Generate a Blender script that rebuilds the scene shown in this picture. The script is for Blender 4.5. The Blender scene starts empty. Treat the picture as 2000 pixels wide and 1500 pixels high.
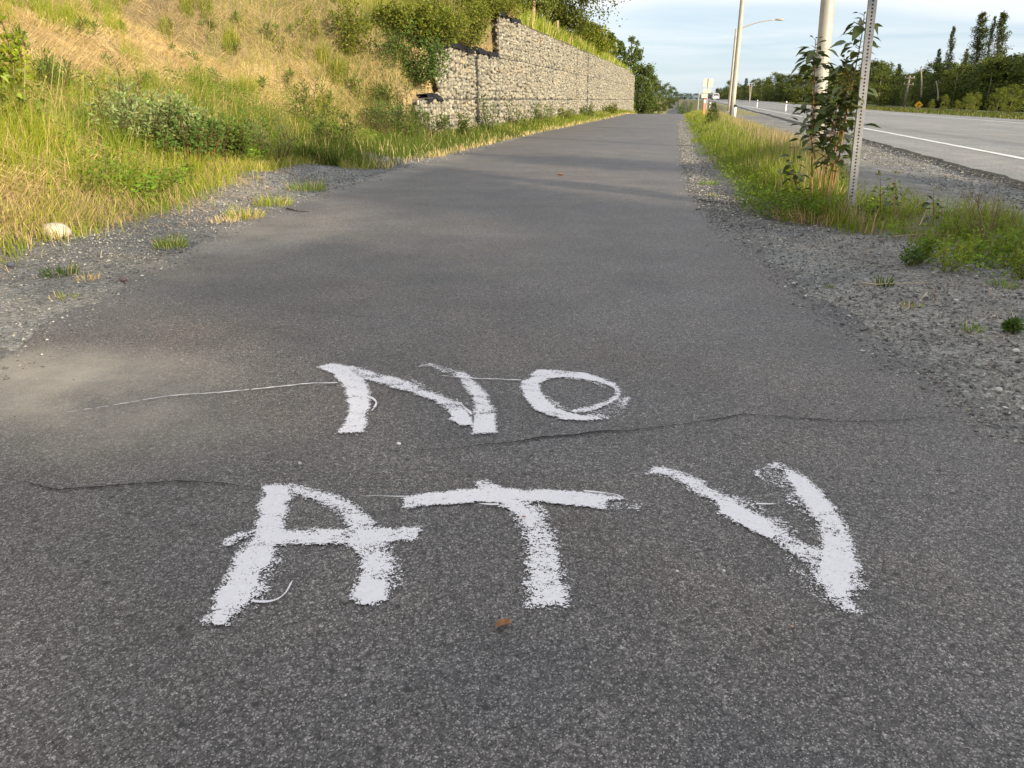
import bpy, math, random
import numpy as np
from mathutils import Vector

S = bpy.context.scene
COL = S.collection
rng = np.random.default_rng(11)
random.seed(5)

# ------------------------------------------------------------------ camera, sky, sun, exposure
CAMZ, YAW, PITCH, FPX = 0.9, math.radians(11.5), math.radians(20.3), 1500.0
cam_d = bpy.data.cameras.new('camera')
cam_d.sensor_width = 36.0
cam_d.lens = FPX / 2000 * 36
cam_d.clip_start, cam_d.clip_end = 0.05, 4000
cam = bpy.data.objects.new('camera', cam_d)
COL.objects.link(cam)
cam.location = (0, 0, CAMZ)
cam.rotation_euler = (math.pi / 2 - PITCH, 0, YAW)
S.camera = cam

SUN_EL, SUN_AZ = math.radians(17.0), math.radians(129.0)     # azimuth clockwise from +Y
SUN_DIR = Vector((math.sin(SUN_AZ) * math.cos(SUN_EL), math.cos(SUN_AZ) * math.cos(SUN_EL), math.sin(SUN_EL)))
sun_d = bpy.data.lights.new('sun', 'SUN')
sun_d.energy = 5.0
sun_d.angle = math.radians(0.6)
sun_d.color = (1.0, 0.86, 0.64)
sun = bpy.data.objects.new('sun', sun_d)
COL.objects.link(sun)
sun.location = (60, -50, 40)
sun.rotation_euler = SUN_DIR.to_track_quat('Z', 'Y').to_euler()

W = bpy.data.worlds.new('World')
S.world = W
W.use_nodes = True
nt = W.node_tree
bg = nt.nodes['Background']
bg.inputs[1].default_value = 0.13
sky = nt.nodes.new('ShaderNodeTexSky')
sky.sky_type = 'NISHITA'
sky.sun_disc = False
sky.sun_elevation, sky.sun_rotation = SUN_EL, SUN_AZ
sky.dust_density, sky.air_density, sky.ozone_density = 0.6, 1.0, 2.0
nt.links.new(sky.outputs[0], bg.inputs[0])
# thin high cloud over the whole sky: direction projected on a flat cloud deck
tc = nt.nodes.new('ShaderNodeTexCoord')
sep = nt.nodes.new('ShaderNodeSeparateXYZ')
nt.links.new(tc.outputs['Generated'], sep.inputs[0])


def wmath(op, a, b):
    n = nt.nodes.new('ShaderNodeMath')
    n.operation = op
    for i, v in enumerate((a, b)):
        if v is None:
            continue
        if isinstance(v, (int, float)):
            n.inputs[i].default_value = v
        else:
            nt.links.new(v, n.inputs[i])
    return n.outputs[0]


zz = wmath('ADD', wmath('MAXIMUM', sep.outputs[2], 0.0), 0.10)
comb = nt.nodes.new('ShaderNodeCombineXYZ')
nt.links.new(wmath('DIVIDE', sep.outputs[0], zz), comb.inputs[0])
nt.links.new(wmath('DIVIDE', sep.outputs[1], zz), comb.inputs[1])
mp = nt.nodes.new('ShaderNodeMapping')
mp.inputs['Rotation'].default_value = (0, 0, math.radians(20))
mp.inputs['Scale'].default_value = (0.42, 1.0, 1.0)
nt.links.new(comb.outputs[0], mp.inputs[0])
cn = nt.nodes.new('ShaderNodeTexNoise')
cn.inputs['Scale'].default_value = 0.8
cn.inputs['Detail'].default_value = 9
cn.inputs['Roughness'].default_value = 0.55
cn.inputs['Distortion'].default_value = 0.6
nt.links.new(mp.outputs[0], cn.inputs['Vector'])
cr = nt.nodes.new('ShaderNodeMapRange')
cr.inputs['From Min'].default_value, cr.inputs['From Max'].default_value = 0.36, 0.60
cr.inputs['To Min'].default_value, cr.inputs['To Max'].default_value = 0.25, 0.92
nt.links.new(cn.outputs[0], cr.inputs[0])
hz = nt.nodes.new('ShaderNodeMapRange')
hz.inputs['From Min'].default_value, hz.inputs['From Max'].default_value = 0.0, 0.13
hz.inputs['To Min'].default_value, hz.inputs['To Max'].default_value = 0.22, 1.0
nt.links.new(sep.outputs[2], hz.inputs[0])
cl = nt.nodes.new('ShaderNodeBackground')
cl.inputs[0].default_value = (0.945, 0.935, 0.945, 1)
cl.inputs[1].default_value = 0.90
base = nt.nodes.new('ShaderNodeBackground')       # the blue between the clouds, seen through thin veil
base.inputs[0].default_value = (0.52, 0.72, 0.90, 1)
base.inputs[1].default_value = 0.72
mx0 = nt.nodes.new('ShaderNodeMixShader')
mx0.inputs[0].default_value = 0.72
nt.links.new(bg.outputs[0], mx0.inputs[1])
nt.links.new(base.outputs[0], mx0.inputs[2])
mx = nt.nodes.new('ShaderNodeMixShader')
nt.links.new(wmath('MULTIPLY', cr.outputs[0], hz.outputs[0]), mx.inputs[0])
nt.links.new(mx0.outputs[0], mx.inputs[1])
nt.links.new(cl.outputs[0], mx.inputs[2])
nt.links.new(mx.outputs[0], nt.nodes['World Output'].inputs[0])

S.view_settings.view_transform = 'Standard'
S.view_settings.look = 'None'
S.view_settings.gamma = 1
S.view_settings.use_curve_mapping = False
S.view_settings.exposure = 0.46
S.render.engine = 'CYCLES'
S.cycles.max_bounces = 6
S.cycles.transparent_max_bounces = 6

# ------------------------------------------------------------------ small helpers
_c, _s = math.cos, math.sin
FWD = np.array([-_s(YAW) * _c(PITCH), _c(YAW) * _c(PITCH), -_s(PITCH)])
RGT = np.array([_c(YAW), _s(YAW), 0.0])
UPV = np.array([-_s(YAW) * _s(PITCH), _c(YAW) * _s(PITCH), _c(PITCH)])
C0 = np.array([0, 0, CAMZ])


def ray(px, py):
    return FWD + (px - 1000) / FPX * RGT - (py - 750) / FPX * UPV


def G(px, py, z=0.0):
    """where the line of sight through a photo pixel meets the level z"""
    d = ray(px, py)
    return C0 + d * ((z - CAMZ) / d[2])


def R(px, py, dist):
    """point on the line of sight at a horizontal distance"""
    d = ray(px, py)
    return C0 + d * (dist / math.hypot(d[0], d[1]))


def hash2(ix, iy, seed):
    h = (ix.astype(np.int64) * 374761393 + iy.astype(np.int64) * 668265263 + seed * 1446647) & 0xffffffff
    h = ((h ^ (h >> 13)) * 1274126177) & 0xffffffff
    h = h ^ (h >> 16)
    return (h & 0xffffff) / float(0xffffff)


def vnoise(x, y, seed=0):
    x, y = np.asarray(x, float), np.asarray(y, float)
    ix, iy = np.floor(x), np.floor(y)
    fx, fy = x - ix, y - iy
    fx, fy = fx * fx * (3 - 2 * fx), fy * fy * (3 - 2 * fy)
    a, b = hash2(ix, iy, seed), hash2(ix + 1, iy, seed)
    c, d = hash2(ix, iy + 1, seed), hash2(ix + 1, iy + 1, seed)
    return (a * (1 - fx) + b * fx) * (1 - fy) + (c * (1 - fx) + d * fx) * fy


def fbm(x, y, seed=0, octv=4):
    t, a, n = 0, 0.5, 0
    for i in range(octv):
        t = t + a * vnoise(np.asarray(x) * 2 ** i, np.asarray(y) * 2 ** i, seed + i * 17)
        n += a
        a *= 0.5
    return t / n


def sstep(a, b, x):
    t = np.clip((np.asarray(x, float) - a) / (b - a), 0, 1)
    return t * t * (3 - 2 * t)


class Geo:
    def __init__(self):
        self.V, self.F, self.C, self.n = [], [], [], 0

    def add(self, V, F, c=None):
        V = np.asarray(V, float).reshape(-1, 3)
        F = np.asarray(F, int).reshape(-1, 3)
        self.V.append(V)
        self.F.append(F + self.n)
        self.n += len(V)
        if c is None:
            c = (1, 1, 1)
        c = np.asarray(c, float)
        self.C.append(np.broadcast_to(c, (len(V), 3)).copy())
        return self

    def mesh(self, name, mat, smooth=False, off=None):
        V = np.concatenate(self.V) if self.V else np.zeros((0, 3))
        F = np.concatenate(self.F) if self.F else np.zeros((0, 3), int)
        Cc = np.concatenate(self.C) if self.C else np.zeros((0, 3))
        if off is not None:
            V = V - np.asarray(off)
        me = bpy.data.meshes.new(name)
        me.vertices.add(len(V))
        me.vertices.foreach_set('co', V.astype(np.float32).ravel())
        me.loops.add(len(F) * 3)
        me.loops.foreach_set('vertex_index', F.astype(np.int32).ravel())
        me.polygons.add(len(F))
        me.polygons.foreach_set('loop_start', np.arange(0, len(F) * 3, 3, dtype=np.int32))
        me.polygons.foreach_set('use_smooth', np.full(len(F), smooth))
        me.update(calc_edges=True)
        at = me.color_attributes.new('col', 'FLOAT_COLOR', 'POINT')
        at.data.foreach_set('color', np.concatenate([Cc, np.ones((len(Cc), 1))], 1).astype(np.float32).ravel())
        for m in (mat if isinstance(mat, (list, tuple)) else [mat]):
            me.materials.append(m)
        return me


def put(name, me, parent=None, loc=None):
    o = bpy.data.objects.new(name, me)
    COL.objects.link(o)
    if parent is not None:
        o.parent = parent
    if loc is not None:
        o.location = loc
    return o


def tag(o, label=None, cat=None, group=None, kind=None):
    if label:
        o['label'] = label
    if cat:
        o['category'] = cat
    if group:
        o['group'] = group
    if kind:
        o['kind'] = kind
    return o


def thing(name, label, cat, loc=(0, 0, 0), rz=0, group=None):
    o = bpy.data.objects.new(name, None)
    o.empty_display_size = 0.1
    COL.objects.link(o)
    o.location = tuple(float(a) for a in loc)
    o.rotation_euler = (0, 0, rz)
    return tag(o, label, cat, group)


def dup(root, loc, rz=0, sc=(1, 1, 1), label=None, group=None):
    r = root.copy()
    COL.objects.link(r)
    r.location, r.rotation_euler, r.scale = tuple(float(a) for a in loc), (0, 0, rz), sc
    if label:
        r['label'] = label
    if group:
        r['group'] = group
    for ch in list(root.children):
        c = ch.copy()
        COL.objects.link(c)
        c.parent = r
        for g in list(ch.children):
            d = g.copy()
            COL.objects.link(d)
            d.parent = c
    return r


def norm(v):
    v = np.asarray(v, float)
    return v / np.maximum(np.linalg.norm(v, axis=-1, keepdims=True), 1e-9)


def tube(P, r, sides=8, cap=True):
    P = np.asarray(P, float)
    n = len(P)
    r = np.broadcast_to(np.asarray(r, float), (n,))
    T = norm(np.gradient(P, axis=0))
    V, F = [], []
    ref = np.array([0, 0, 1.0]) if abs(T[0][2]) < 0.9 else np.array([1.0, 0, 0])
    for i in range(n):
        a = norm(np.cross(T[i], ref))
        b = np.cross(T[i], a)
        for k in range(sides):
            t = 2 * math.pi * k / sides
            V.append(P[i] + r[i] * (math.cos(t) * a + math.sin(t) * b))
    for i in range(n - 1):
        for k in range(sides):
            a, b = i * sides + k, i * sides + (k + 1) % sides
            F += [(a, a + sides, b), (b, a + sides, b + sides)]
    if cap:
        for i0, rev in ((0, False), ((n - 1) * sides, True)):
            for k in range(1, sides - 1):
                F.append((i0, i0 + k, i0 + k + 1) if not rev else (i0, i0 + k + 1, i0 + k))
    return np.array(V), np.array(F)


def box(c, s, rz=0.0, bev=0.0):
    """box with optional chamfered vertical and horizontal edges"""
    sx, sy, sz = s[0] / 2, s[1] / 2, s[2] / 2
    b = bev
    V, F = [], []
    if b <= 0:
        for z in (-sz, sz):
            V += [(-sx, -sy, z), (sx, -sy, z), (sx, sy, z), (-sx, sy, z)]
        n = 4
        rings = 2
    else:
        n, rings = 8, 4
        for z, k in ((-sz, b), (-sz + b, 0), (sz - b, 0), (sz, b)):
            x, y = sx - k, sy - k
            V += [(-x + b, -y, z), (x - b, -y, z), (x, -y + b, z), (x, y - b, z), (x - b, y, z), (-x + b, y, z), (-x, y - b, z), (-x, -y + b, z)]
    for i in range(rings - 1):
        for k in range(n):
            a, d = i * n + k, i * n + (k + 1) % n
            F += [(a, d, a + n), (d, d + n, a + n)]
    for k in range(1, n - 1):
        F.append((0, k + 1, k))
        t = (rings - 1) * n
        F.append((t, t + k, t + k + 1))
    V = np.array(V, float)
    ca, sa = math.cos(rz), math.sin(rz)
    V = np.stack([V[:, 0] * ca - V[:, 1] * sa, V[:, 0] * sa + V[:, 1] * ca, V[:, 2]], 1)
    return V + np.asarray(c), np.array(F)


def ico(sub=0):
    t = (1 + 5 ** 0.5) / 2
    V = [(-1, t, 0), (1, t, 0), (-1, -t, 0), (1, -t, 0), (0, -1, t), (0, 1, t), (0, -1, -t), (0, 1, -t), (t, 0, -1), (t, 0, 1), (-t, 0, -1), (-t, 0, 1)]
    F = [(0, 11, 5), (0, 5, 1), (0, 1, 7), (0, 7, 10), (0, 10, 11), (1, 5, 9), (5, 11, 4), (11, 10, 2), (10, 7, 6), (7, 1, 8), (3, 9, 4), (3, 4, 2), (3, 2, 6), (3, 6, 8), (3, 8, 9), (4, 9, 5), (2, 4, 11), (6, 2, 10), (8, 6, 7), (9, 8, 1)]
    V = [tuple(norm(v)) for v in V]
    for _ in range(sub):
        cache, F2 = {}, []

        def mid(a, b):
            k = (min(a, b), max(a, b))
            if k not in cache:
                cache[k] = len(V)
                V.append(tuple(norm(np.array(V[a]) + np.array(V[b]))))
            return cache[k]
        for a, b, c in F:
            x, y, z = mid(a, b), mid(b, c), mid(c, a)
            F2 += [(a, x, z), (x, b, y), (z, y, c), (x, y, z)]
        F = F2
    return np.array(V), np.array(F)


def blades(P, D, H, wid, lean, col, tipcol=None, side=None):
    """grass blades: P base, D horizontal lean direction, H height, lean 0 upright .. 1 flat; 3 tris each"""
    n = len(P)
    D = norm(D)
    az = rng.uniform(0, 2 * np.pi, n) if side is None else side
    Wd = np.stack([np.cos(az), np.sin(az), np.zeros(n)], 1) * (wid / 2)[:, None]
    up = np.array([0, 0, 1.0])
    l = lean[:, None]
    mid = P + (up * (1 - 0.55 * l) * 0.55 + D * l * 0.35) * H[:, None]
    tip = P + (up * (1 - 0.95 * l ** 1.3) + D * l * 0.95) * H[:, None]
    V = np.stack([P - Wd, P + Wd, mid - Wd * 0.8, mid + Wd * 0.8, tip], 1).reshape(-1, 3)
    i = np.arange(n)[:, None] * 5
    F = np.concatenate([i + [0, 1, 2], i + [1, 3, 2], i + [2, 3, 4]], 1).reshape(-1, 3)
    tipcol = col if tipcol is None else tipcol
    Cc = np.stack([col, col, (col + tipcol) / 2, (col + tipcol) / 2, tipcol], 1).reshape(-1, 3)
    return V, F, Cc


def leafs(P, D, L, wid, col, fold=0.25, droop=0.0, nrm=None):
    """kite leaves with a folded midrib, 2 tris (4 with droop)"""
    n = len(P)
    D = norm(D)
    if nrm is None:
        nrm = rng.normal(size=(n, 3)) + np.array([0, 0, 0.8])
    Sd = norm(np.cross(D, nrm))
    N = np.cross(Sd, D)
    L, wid = L[:, None], wid[:, None]
    a = P
    m1 = P + D * L * 0.42 + Sd * wid / 2 + N * wid * fold
    m2 = P + D * L * 0.42 - Sd * wid / 2 + N * wid * fold
    t = P + D * L - N * L * droop
    V = np.stack([a, m1, m2, t], 1).reshape(-1, 3)
    i = np.arange(n)[:, None] * 4
    F = np.concatenate([i + [0, 1, 3], i + [0, 3, 2]], 1).reshape(-1, 3)
    Cc = np.repeat(col, 4, 0)
    return V, F, Cc


def jitcol(base, n, sv=0.15, sh=0.06):
    base = np.asarray(base, float)
    k = rng.normal(1, sv, (n, 1)).clip(0.5, 1.7)
    h = rng.normal(1, sh, (n, 3)).clip(0.7, 1.4)
    return (base * k * h).clip(0.002, 1)


# ------------------------------------------------------------------ materials
def mat(name):
    m = bpy.data.materials.new(name)
    m.use_nodes = True
    b = m.node_tree.nodes['Principled BSDF']
    b.inputs['Specular IOR Level'].default_value = 0.3
    return m, m.node_tree, b


def plain(name, rgb, rough=0.6, metal=0.0, var=0.12, scale=20.0, bump=0.0, spec=0.3):
    m, t, b = mat(name)
    n = t.nodes.new('ShaderNodeTexNoise')
    n.inputs['Scale'].default_value = scale
    n.inputs['Detail'].default_value = 6
    co = t.nodes.new('ShaderNodeTexCoord')
    t.links.new(co.outputs['Object'], n.inputs['Vector'])
    r = t.nodes.new('ShaderNodeMix')
    r.data_type = 'RGBA'
    r.inputs['A'].default_value = tuple(c * (1 - var) for c in rgb) + (1,)
    r.inputs['B'].default_value = tuple(min(1, c * (1 + var)) for c in rgb) + (1,)
    mr = t.nodes.new('ShaderNodeMapRange')
    mr.inputs['From Min'].default_value, mr.inputs['From Max'].default_value = 0.3, 0.7
    t.links.new(n.outputs[0], mr.inputs[0])
    t.links.new(mr.outputs[0], r.inputs['Factor'])
    t.links.new(r.outputs['Result'], b.inputs['Base Color'])
    b.inputs['Roughness'].default_value = rough
    b.inputs['Metallic'].default_value = metal
    b.inputs['Specular IOR Level'].default_value = spec
    if bump:
        bp = t.nodes.new('ShaderNodeBump')
        bp.inputs['Strength'].default_value = bump
        bp.inputs['Distance'].default_value = 0.01
        t.links.new(n.outputs[0], bp.inputs['Height'])
        t.links.new(bp.outputs[0], b.inputs['Normal'])
    return m


def attr_mat(name, rough=0.6, transl=0.0, spec=0.25, noise=0.0, nscale=30.0, bump=0.0):
    """colour from the mesh's own 'col' attribute, optional leaf translucency"""
    m, t, b = mat(name)
    a = t.nodes.new('ShaderNodeAttribute')
    a.attribute_name = 'col'
    colout = a.outputs['Color']
    b.inputs['Roughness'].default_value = rough
    b.inputs['Specular IOR Level'].default_value = spec
    if noise or bump:
        n = t.nodes.new('ShaderNodeTexNoise')
        n.inputs['Scale'].default_value = nscale
        n.inputs['Detail'].default_value = 5
        g = t.nodes.new('ShaderNodeNewGeometry')
        t.links.new(g.outputs['Position'], n.inputs['Vector'])
        mr = t.nodes.new('ShaderNodeMapRange')
        mr.inputs['From Min'].default_value, mr.inputs['From Max'].default_value = 0.25, 0.75
        mr.inputs['To Min'].default_value, mr.inputs['To Max'].default_value = 1 - noise, 1 + noise
        t.links.new(n.outputs[0], mr.inputs[0])
        v = t.nodes.new('ShaderNodeVectorMath')
        v.operation = 'SCALE'
        t.links.new(colout, v.inputs[0])
        t.links.new(mr.outputs[0], v.inputs['Scale'])
        colout = v.outputs[0]
        if bump:
            bp = t.nodes.new('ShaderNodeBump')
            bp.inputs['Strength'].default_value = bump
            bp.inputs['Distance'].default_value = 0.02
            t.links.new(n.outputs[0], bp.inputs['Height'])
            t.links.new(bp.outputs[0], b.inputs['Normal'])
    t.links.new(colout, b.inputs['Base Color'])
    if transl:
        tr = t.nodes.new('ShaderNodeBsdfTranslucent')
        t.links.new(colout, tr.inputs['Color'])
        mxs = t.nodes.new('ShaderNodeMixShader')
        mxs.inputs[0].default_value = transl
        t.links.new(b.outputs[0], mxs.inputs[1])
        t.links.new(tr.outputs[0], mxs.inputs[2])
        t.links.new(mxs.outputs[0], t.nodes['Material Output'].inputs[0])
    return m


def node(t, kind, **kw):
    n = t.nodes.new(kind)
    for k, v in kw.items():
        if k in n.inputs:
            n.inputs[k].default_value = v
        else:
            setattr(n, k, v)
    return n


def ramp(t, src, stops):
    r = t.nodes.new('ShaderNodeValToRGB')
    e = r.color_ramp.elements
    while len(e) < len(stops):
        e.new(0.5)
    for el, (p, c) in zip(e, stops):
        el.position = p
        el.color = (c, c, c, 1) if isinstance(c, (int, float)) else tuple(c) + (1,)
    t.links.new(src, r.inputs[0])
    return r.outputs[0]


def mixc(t, fac, a, b, mode='MIX'):
    m = t.nodes.new('ShaderNodeMix')
    m.data_type = 'RGBA'
    m.blend_type = mode
    for key, v in (('Factor', fac), ('A', a), ('B', b)):
        if isinstance(v, (int, float)):
            m.inputs[key].default_value = v if key == 'Factor' else (v, v, v, 1)
        elif isinstance(v, tuple):
            m.inputs[key].default_value = v + (1,)
        else:
            t.links.new(v, m.inputs[key])
    return m.outputs['Result']


def asphalt(name, dark, mid, light, pale_patches=0.0, grain=110.0, fine=2.3, tracks=False):
    m, t, b = mat(name)
    g = node(t, 'ShaderNodeNewGeometry')
    pos = g.outputs['Position']
    v1 = node(t, 'ShaderNodeTexVoronoi', Scale=grain)
    v1.inputs['Randomness'].default_value = 1.0
    v2 = node(t, 'ShaderNodeTexVoronoi', Scale=grain * fine)
    v3 = node(t, 'ShaderNodeTexVoronoi', Scale=22.0)
    t.links.new(pos, v3.inputs['Vector'])
    n1 = node(t, 'ShaderNodeTexNoise', Scale=2.1, Detail=7.0, Roughness=0.6)
    n2 = node(t, 'ShaderNodeTexNoise', Scale=0.45, Detail=5.0)
    n3 = node(t, 'ShaderNodeTexNoise', Scale=55.0, Detail=4.0)
    for n in (v1, v2, n1, n2, n3):
        t.links.new(pos, n.inputs['Vector'])
    s1 = node(t, 'ShaderNodeSeparateColor')
    t.links.new(v1.outputs['Color'], s1.inputs[0])
    s2 = node(t, 'ShaderNodeSeparateColor')
    t.links.new(v2.outputs['Color'], s2.inputs[0])
    c1 = ramp(t, s1.outputs[0], [(0, tuple(x * .4 for x in dark)), (0.4, tuple(x * .85 for x in mid)), (0.75, tuple(x * 1.25 for x in mid)), (0.93, tuple(x * 2.0 for x in mid)), (1.0, tuple(x * .7 for x in light))])
    c2 = ramp(t, s2.outputs[1], [(0, tuple(x * 0.2 for x in dark)), (0.35, tuple(x * .75 for x in mid)), (0.70, tuple(x * 1.1 for x in mid)), (0.86, tuple(x * 2.2 for x in mid)), (0.95, tuple(x * .75 for x in light)), (1.0, light)])
    c = mixc(t, 0.62, c1, c2)
    # pits: bitumen between the stones
    pit = ramp(t, v1.outputs['Distance'], [(0.0, 1.0), (0.55, 1.0), (0.9, 0.45)])
    c = mixc(t, 0.8, c, pit, 'MULTIPLY')
    big = ramp(t, n1.outputs[0], [(0.3, 0.82), (0.7, 1.18)])
    c = mixc(t, 1.0, c, big, 'MULTIPLY')
    big2 = ramp(t, n2.outputs[0], [(0.3, (0.88, 0.88, 0.9)), (0.7, (1.12, 1.1, 1.06))])
    c = mixc(t, 1.0, c, big2, 'MULTIPLY')
    mo = ramp(t, n3.outputs[0], [(0.3, 0.8), (0.7, 1.2)])
    c = mixc(t, 0.8, c, mo, 'MULTIPLY')
    # the odd dark stone or tar spot, and faint warm or cool stains
    spot = node(t, 'ShaderNodeMapRange')
    spot.inputs['From Min'].default_value, spot.inputs['From Max'].default_value = 0.10, 0.22
    spot.inputs['To Min'].default_value, spot.inputs['To Max'].default_value = 1.0, 0.0
    t.links.new(v3.outputs['Distance'], spot.inputs[0])
    s3 = node(t, 'ShaderNodeSeparateColor')
    t.links.new(v3.outputs['Color'], s3.inputs[0])
    pick = ramp(t, s3.outputs[0], [(0.0, 0.0), (0.80, 0.0), (0.86, 1.0)])
    pk = node(t, 'ShaderNodeMath')
    pk.operation = 'MULTIPLY'
    t.links.new(spot.outputs[0], pk.inputs[0])
    t.links.new(pick, pk.inputs[1])
    c = mixc(t, pk.outputs[0], c, tuple(x * .6 for x in dark))
    n4 = node(t, 'ShaderNodeTexNoise', Scale=1.1, Detail=6.0, Roughness=0.65)
    t.links.new(pos, n4.inputs['Vector'])
    c = mixc(t, 1.0, c, ramp(t, n4.outputs['Color'], [(0.32, (0.90, 0.93, 1.0)), (0.5, (1, 1, 1)), (0.68, (1.12, 1.03, 0.97))]), 'MULTIPLY')
    if tracks:
        mpx = node(t, 'ShaderNodeMapping')
        mpx.inputs['Scale'].default_value = (1.1, 0.03, 1)
        mpx.inputs['Rotation'].default_value = (0, 0, 0.044)
        t.links.new(pos, mpx.inputs[0])
        n5 = node(t, 'ShaderNodeTexNoise', Scale=1.0, Detail=4.0)
        t.links.new(mpx.outputs[0], n5.inputs['Vector'])
        c = mixc(t, 1.0, c, ramp(t, n5.outputs[0], [(0.3, 0.72), (0.5, 1.0), (0.7, 1.2)]), 'MULTIPLY')
    if pale_patches:
        # pale beige patches blended over the asphalt near the gravel on the left
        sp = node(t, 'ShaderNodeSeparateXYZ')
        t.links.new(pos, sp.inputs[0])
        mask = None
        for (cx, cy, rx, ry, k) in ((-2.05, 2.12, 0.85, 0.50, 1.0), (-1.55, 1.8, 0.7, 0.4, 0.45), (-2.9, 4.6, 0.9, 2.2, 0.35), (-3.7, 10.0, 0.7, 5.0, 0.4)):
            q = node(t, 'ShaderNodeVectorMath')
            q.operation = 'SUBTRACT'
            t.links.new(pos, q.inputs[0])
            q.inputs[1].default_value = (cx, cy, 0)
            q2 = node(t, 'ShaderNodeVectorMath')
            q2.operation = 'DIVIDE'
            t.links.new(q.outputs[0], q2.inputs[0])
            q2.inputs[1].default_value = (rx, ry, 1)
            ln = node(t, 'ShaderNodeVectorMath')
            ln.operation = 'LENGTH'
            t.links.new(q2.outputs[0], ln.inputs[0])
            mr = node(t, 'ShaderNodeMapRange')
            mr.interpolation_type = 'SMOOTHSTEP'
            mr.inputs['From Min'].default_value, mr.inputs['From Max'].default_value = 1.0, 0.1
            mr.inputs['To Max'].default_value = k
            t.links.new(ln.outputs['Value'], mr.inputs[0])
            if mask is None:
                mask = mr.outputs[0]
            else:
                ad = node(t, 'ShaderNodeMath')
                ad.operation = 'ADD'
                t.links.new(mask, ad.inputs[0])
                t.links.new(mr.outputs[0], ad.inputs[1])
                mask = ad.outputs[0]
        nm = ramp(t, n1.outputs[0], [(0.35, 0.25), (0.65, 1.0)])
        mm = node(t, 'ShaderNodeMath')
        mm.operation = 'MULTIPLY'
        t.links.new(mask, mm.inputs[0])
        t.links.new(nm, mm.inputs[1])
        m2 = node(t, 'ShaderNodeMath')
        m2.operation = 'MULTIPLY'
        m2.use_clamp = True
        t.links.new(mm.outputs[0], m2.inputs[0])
        m2.inputs[1].default_value = pale_patches
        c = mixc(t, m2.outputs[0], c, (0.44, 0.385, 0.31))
    t.links.new(c, b.inputs['Base Color'])
    b.inputs['Roughness'].default_value = 0.62
    b.inputs['Specular IOR Level'].default_value = 0.5
    hgt = mixc(t, 0.45, v1.outputs['Distance'], v2.outputs['Distance'])
    hgt = mixc(t, 0.35, hgt, n3.outputs[0])
    bp = node(t, 'ShaderNodeBump', Strength=0.9, Distance=0.004)
    bp.invert = True
    t.links.new(hgt, bp.inputs['Height'])
    t.links.new(bp.outputs[0], b.inputs['Normal'])
    return m


M_path = asphalt('path_asphalt', (0.057, 0.052, 0.049), (0.116, 0.104, 0.098), (0.68, 0.62, 0.56), pale_patches=1.0, grain=150.0, fine=2.7)
M_road = asphalt('highway_asphalt', (0.11, 0.105, 0.097), (0.25, 0.237, 0.217), (0.52, 0.5, 0.46), grain=70.0, tracks=True)


def ground_material():
    m, t, b = mat('ground_soil_and_gravel')
    g = node(t, 'ShaderNodeNewGeometry')
    pos = g.outputs['Position']
    a = node(t, 'ShaderNodeAttribute')
    a.attribute_name = 'col'
    v1 = node(t, 'ShaderNodeTexVoronoi', Scale=75.0)
    v2 = node(t, 'ShaderNodeTexVoronoi', Scale=190.0)
    n1 = node(t, 'ShaderNodeTexNoise', Scale=3.0, Detail=8.0)
    n2 = node(t, 'ShaderNodeTexNoise', Scale=0.3, Detail=6.0)
    for n in (v1, v2, n1, n2):
        t.links.new(pos, n.inputs['Vector'])
    s1 = node(t, 'ShaderNodeSeparateColor')
    t.links.new(v1.outputs['Color'], s1.inputs[0])
    s2 = node(t, 'ShaderNodeSeparateColor')
    t.links.new(v2.outputs['Color'], s2.inputs[0])
    k1 = ramp(t, s1.outputs[0], [(0, 0.35), (0.5, 0.9), (0.85, 1.5), (1.0, 2.6)])
    k2 = ramp(t, s2.outputs[1], [(0, 0.45), (0.5, 0.95), (0.9, 1.6), (1.0, 2.4)])
    c = mixc(t, 1.0, a.outputs['Color'], mixc(t, 0.5, k1, k2), 'MULTIPLY')
    c = mixc(t, 1.0, c, ramp(t, n1.outputs[0], [(0.3, 0.75), (0.7, 1.25)]), 'MULTIPLY')
    c = mixc(t, 1.0, c, ramp(t, n2.outputs[0], [(0.3, 0.8), (0.7, 1.2)]), 'MULTIPLY')
    t.links.new(c, b.inputs['Base Color'])
    b.inputs['Roughness'].default_value = 0.85
    bp = node(t, 'ShaderNodeBump', Strength=1.0, Distance=0.012)
    bp.invert = True
    t.links.new(mixc(t, 0.4, v1.outputs['Distance'], v2.outputs['Distance']), bp.inputs['Height'])
    t.links.new(bp.outputs[0], b.inputs['Normal'])
    return m


M_ground = ground_material()
M_grass = attr_mat('grass_blades', 0.6, 0.42, 0.2)
M_straw = attr_mat('straw_blades', 0.65, 0.12, 0.2)
M_leaf = attr_mat('leaf_foliage', 0.5, 0.35, 0.3)
M_needle = attr_mat('tree_foliage', 0.6, 0.25, 0.2)
M_bark = attr_mat('bark', 0.85, 0, 0.2, noise=0.35, nscale=25.0, bump=0.4)
M_stone = attr_mat('wall_stone', 0.75, 0, 0.3, noise=0.25, nscale=22.0, bump=0.25)
M_grit = attr_mat('gravel_stone', 0.8, 0, 0.3, noise=0.2, nscale=150.0)
M_twig = attr_mat('dry_twig', 0.8, 0, 0.2, noise=0.2, nscale=60.0)
M_paint = plain('white_road_paint', (0.775, 0.735, 0.74), 0.6, 0, 0.07, 140.0, 0.10)
M_line = plain('worn_lane_paint', (0.72, 0.71, 0.69), 0.6, 0, 0.15, 8.0)
M_crack = plain('crack_shadow_dirt', (0.02, 0.019, 0.018), 0.9, 0, 0.3, 40.0)
M_galv = plain('galvanised_steel', (0.42, 0.41, 0.40), 0.5, 0.35, 0.18, 14.0, 0.05)
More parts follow.
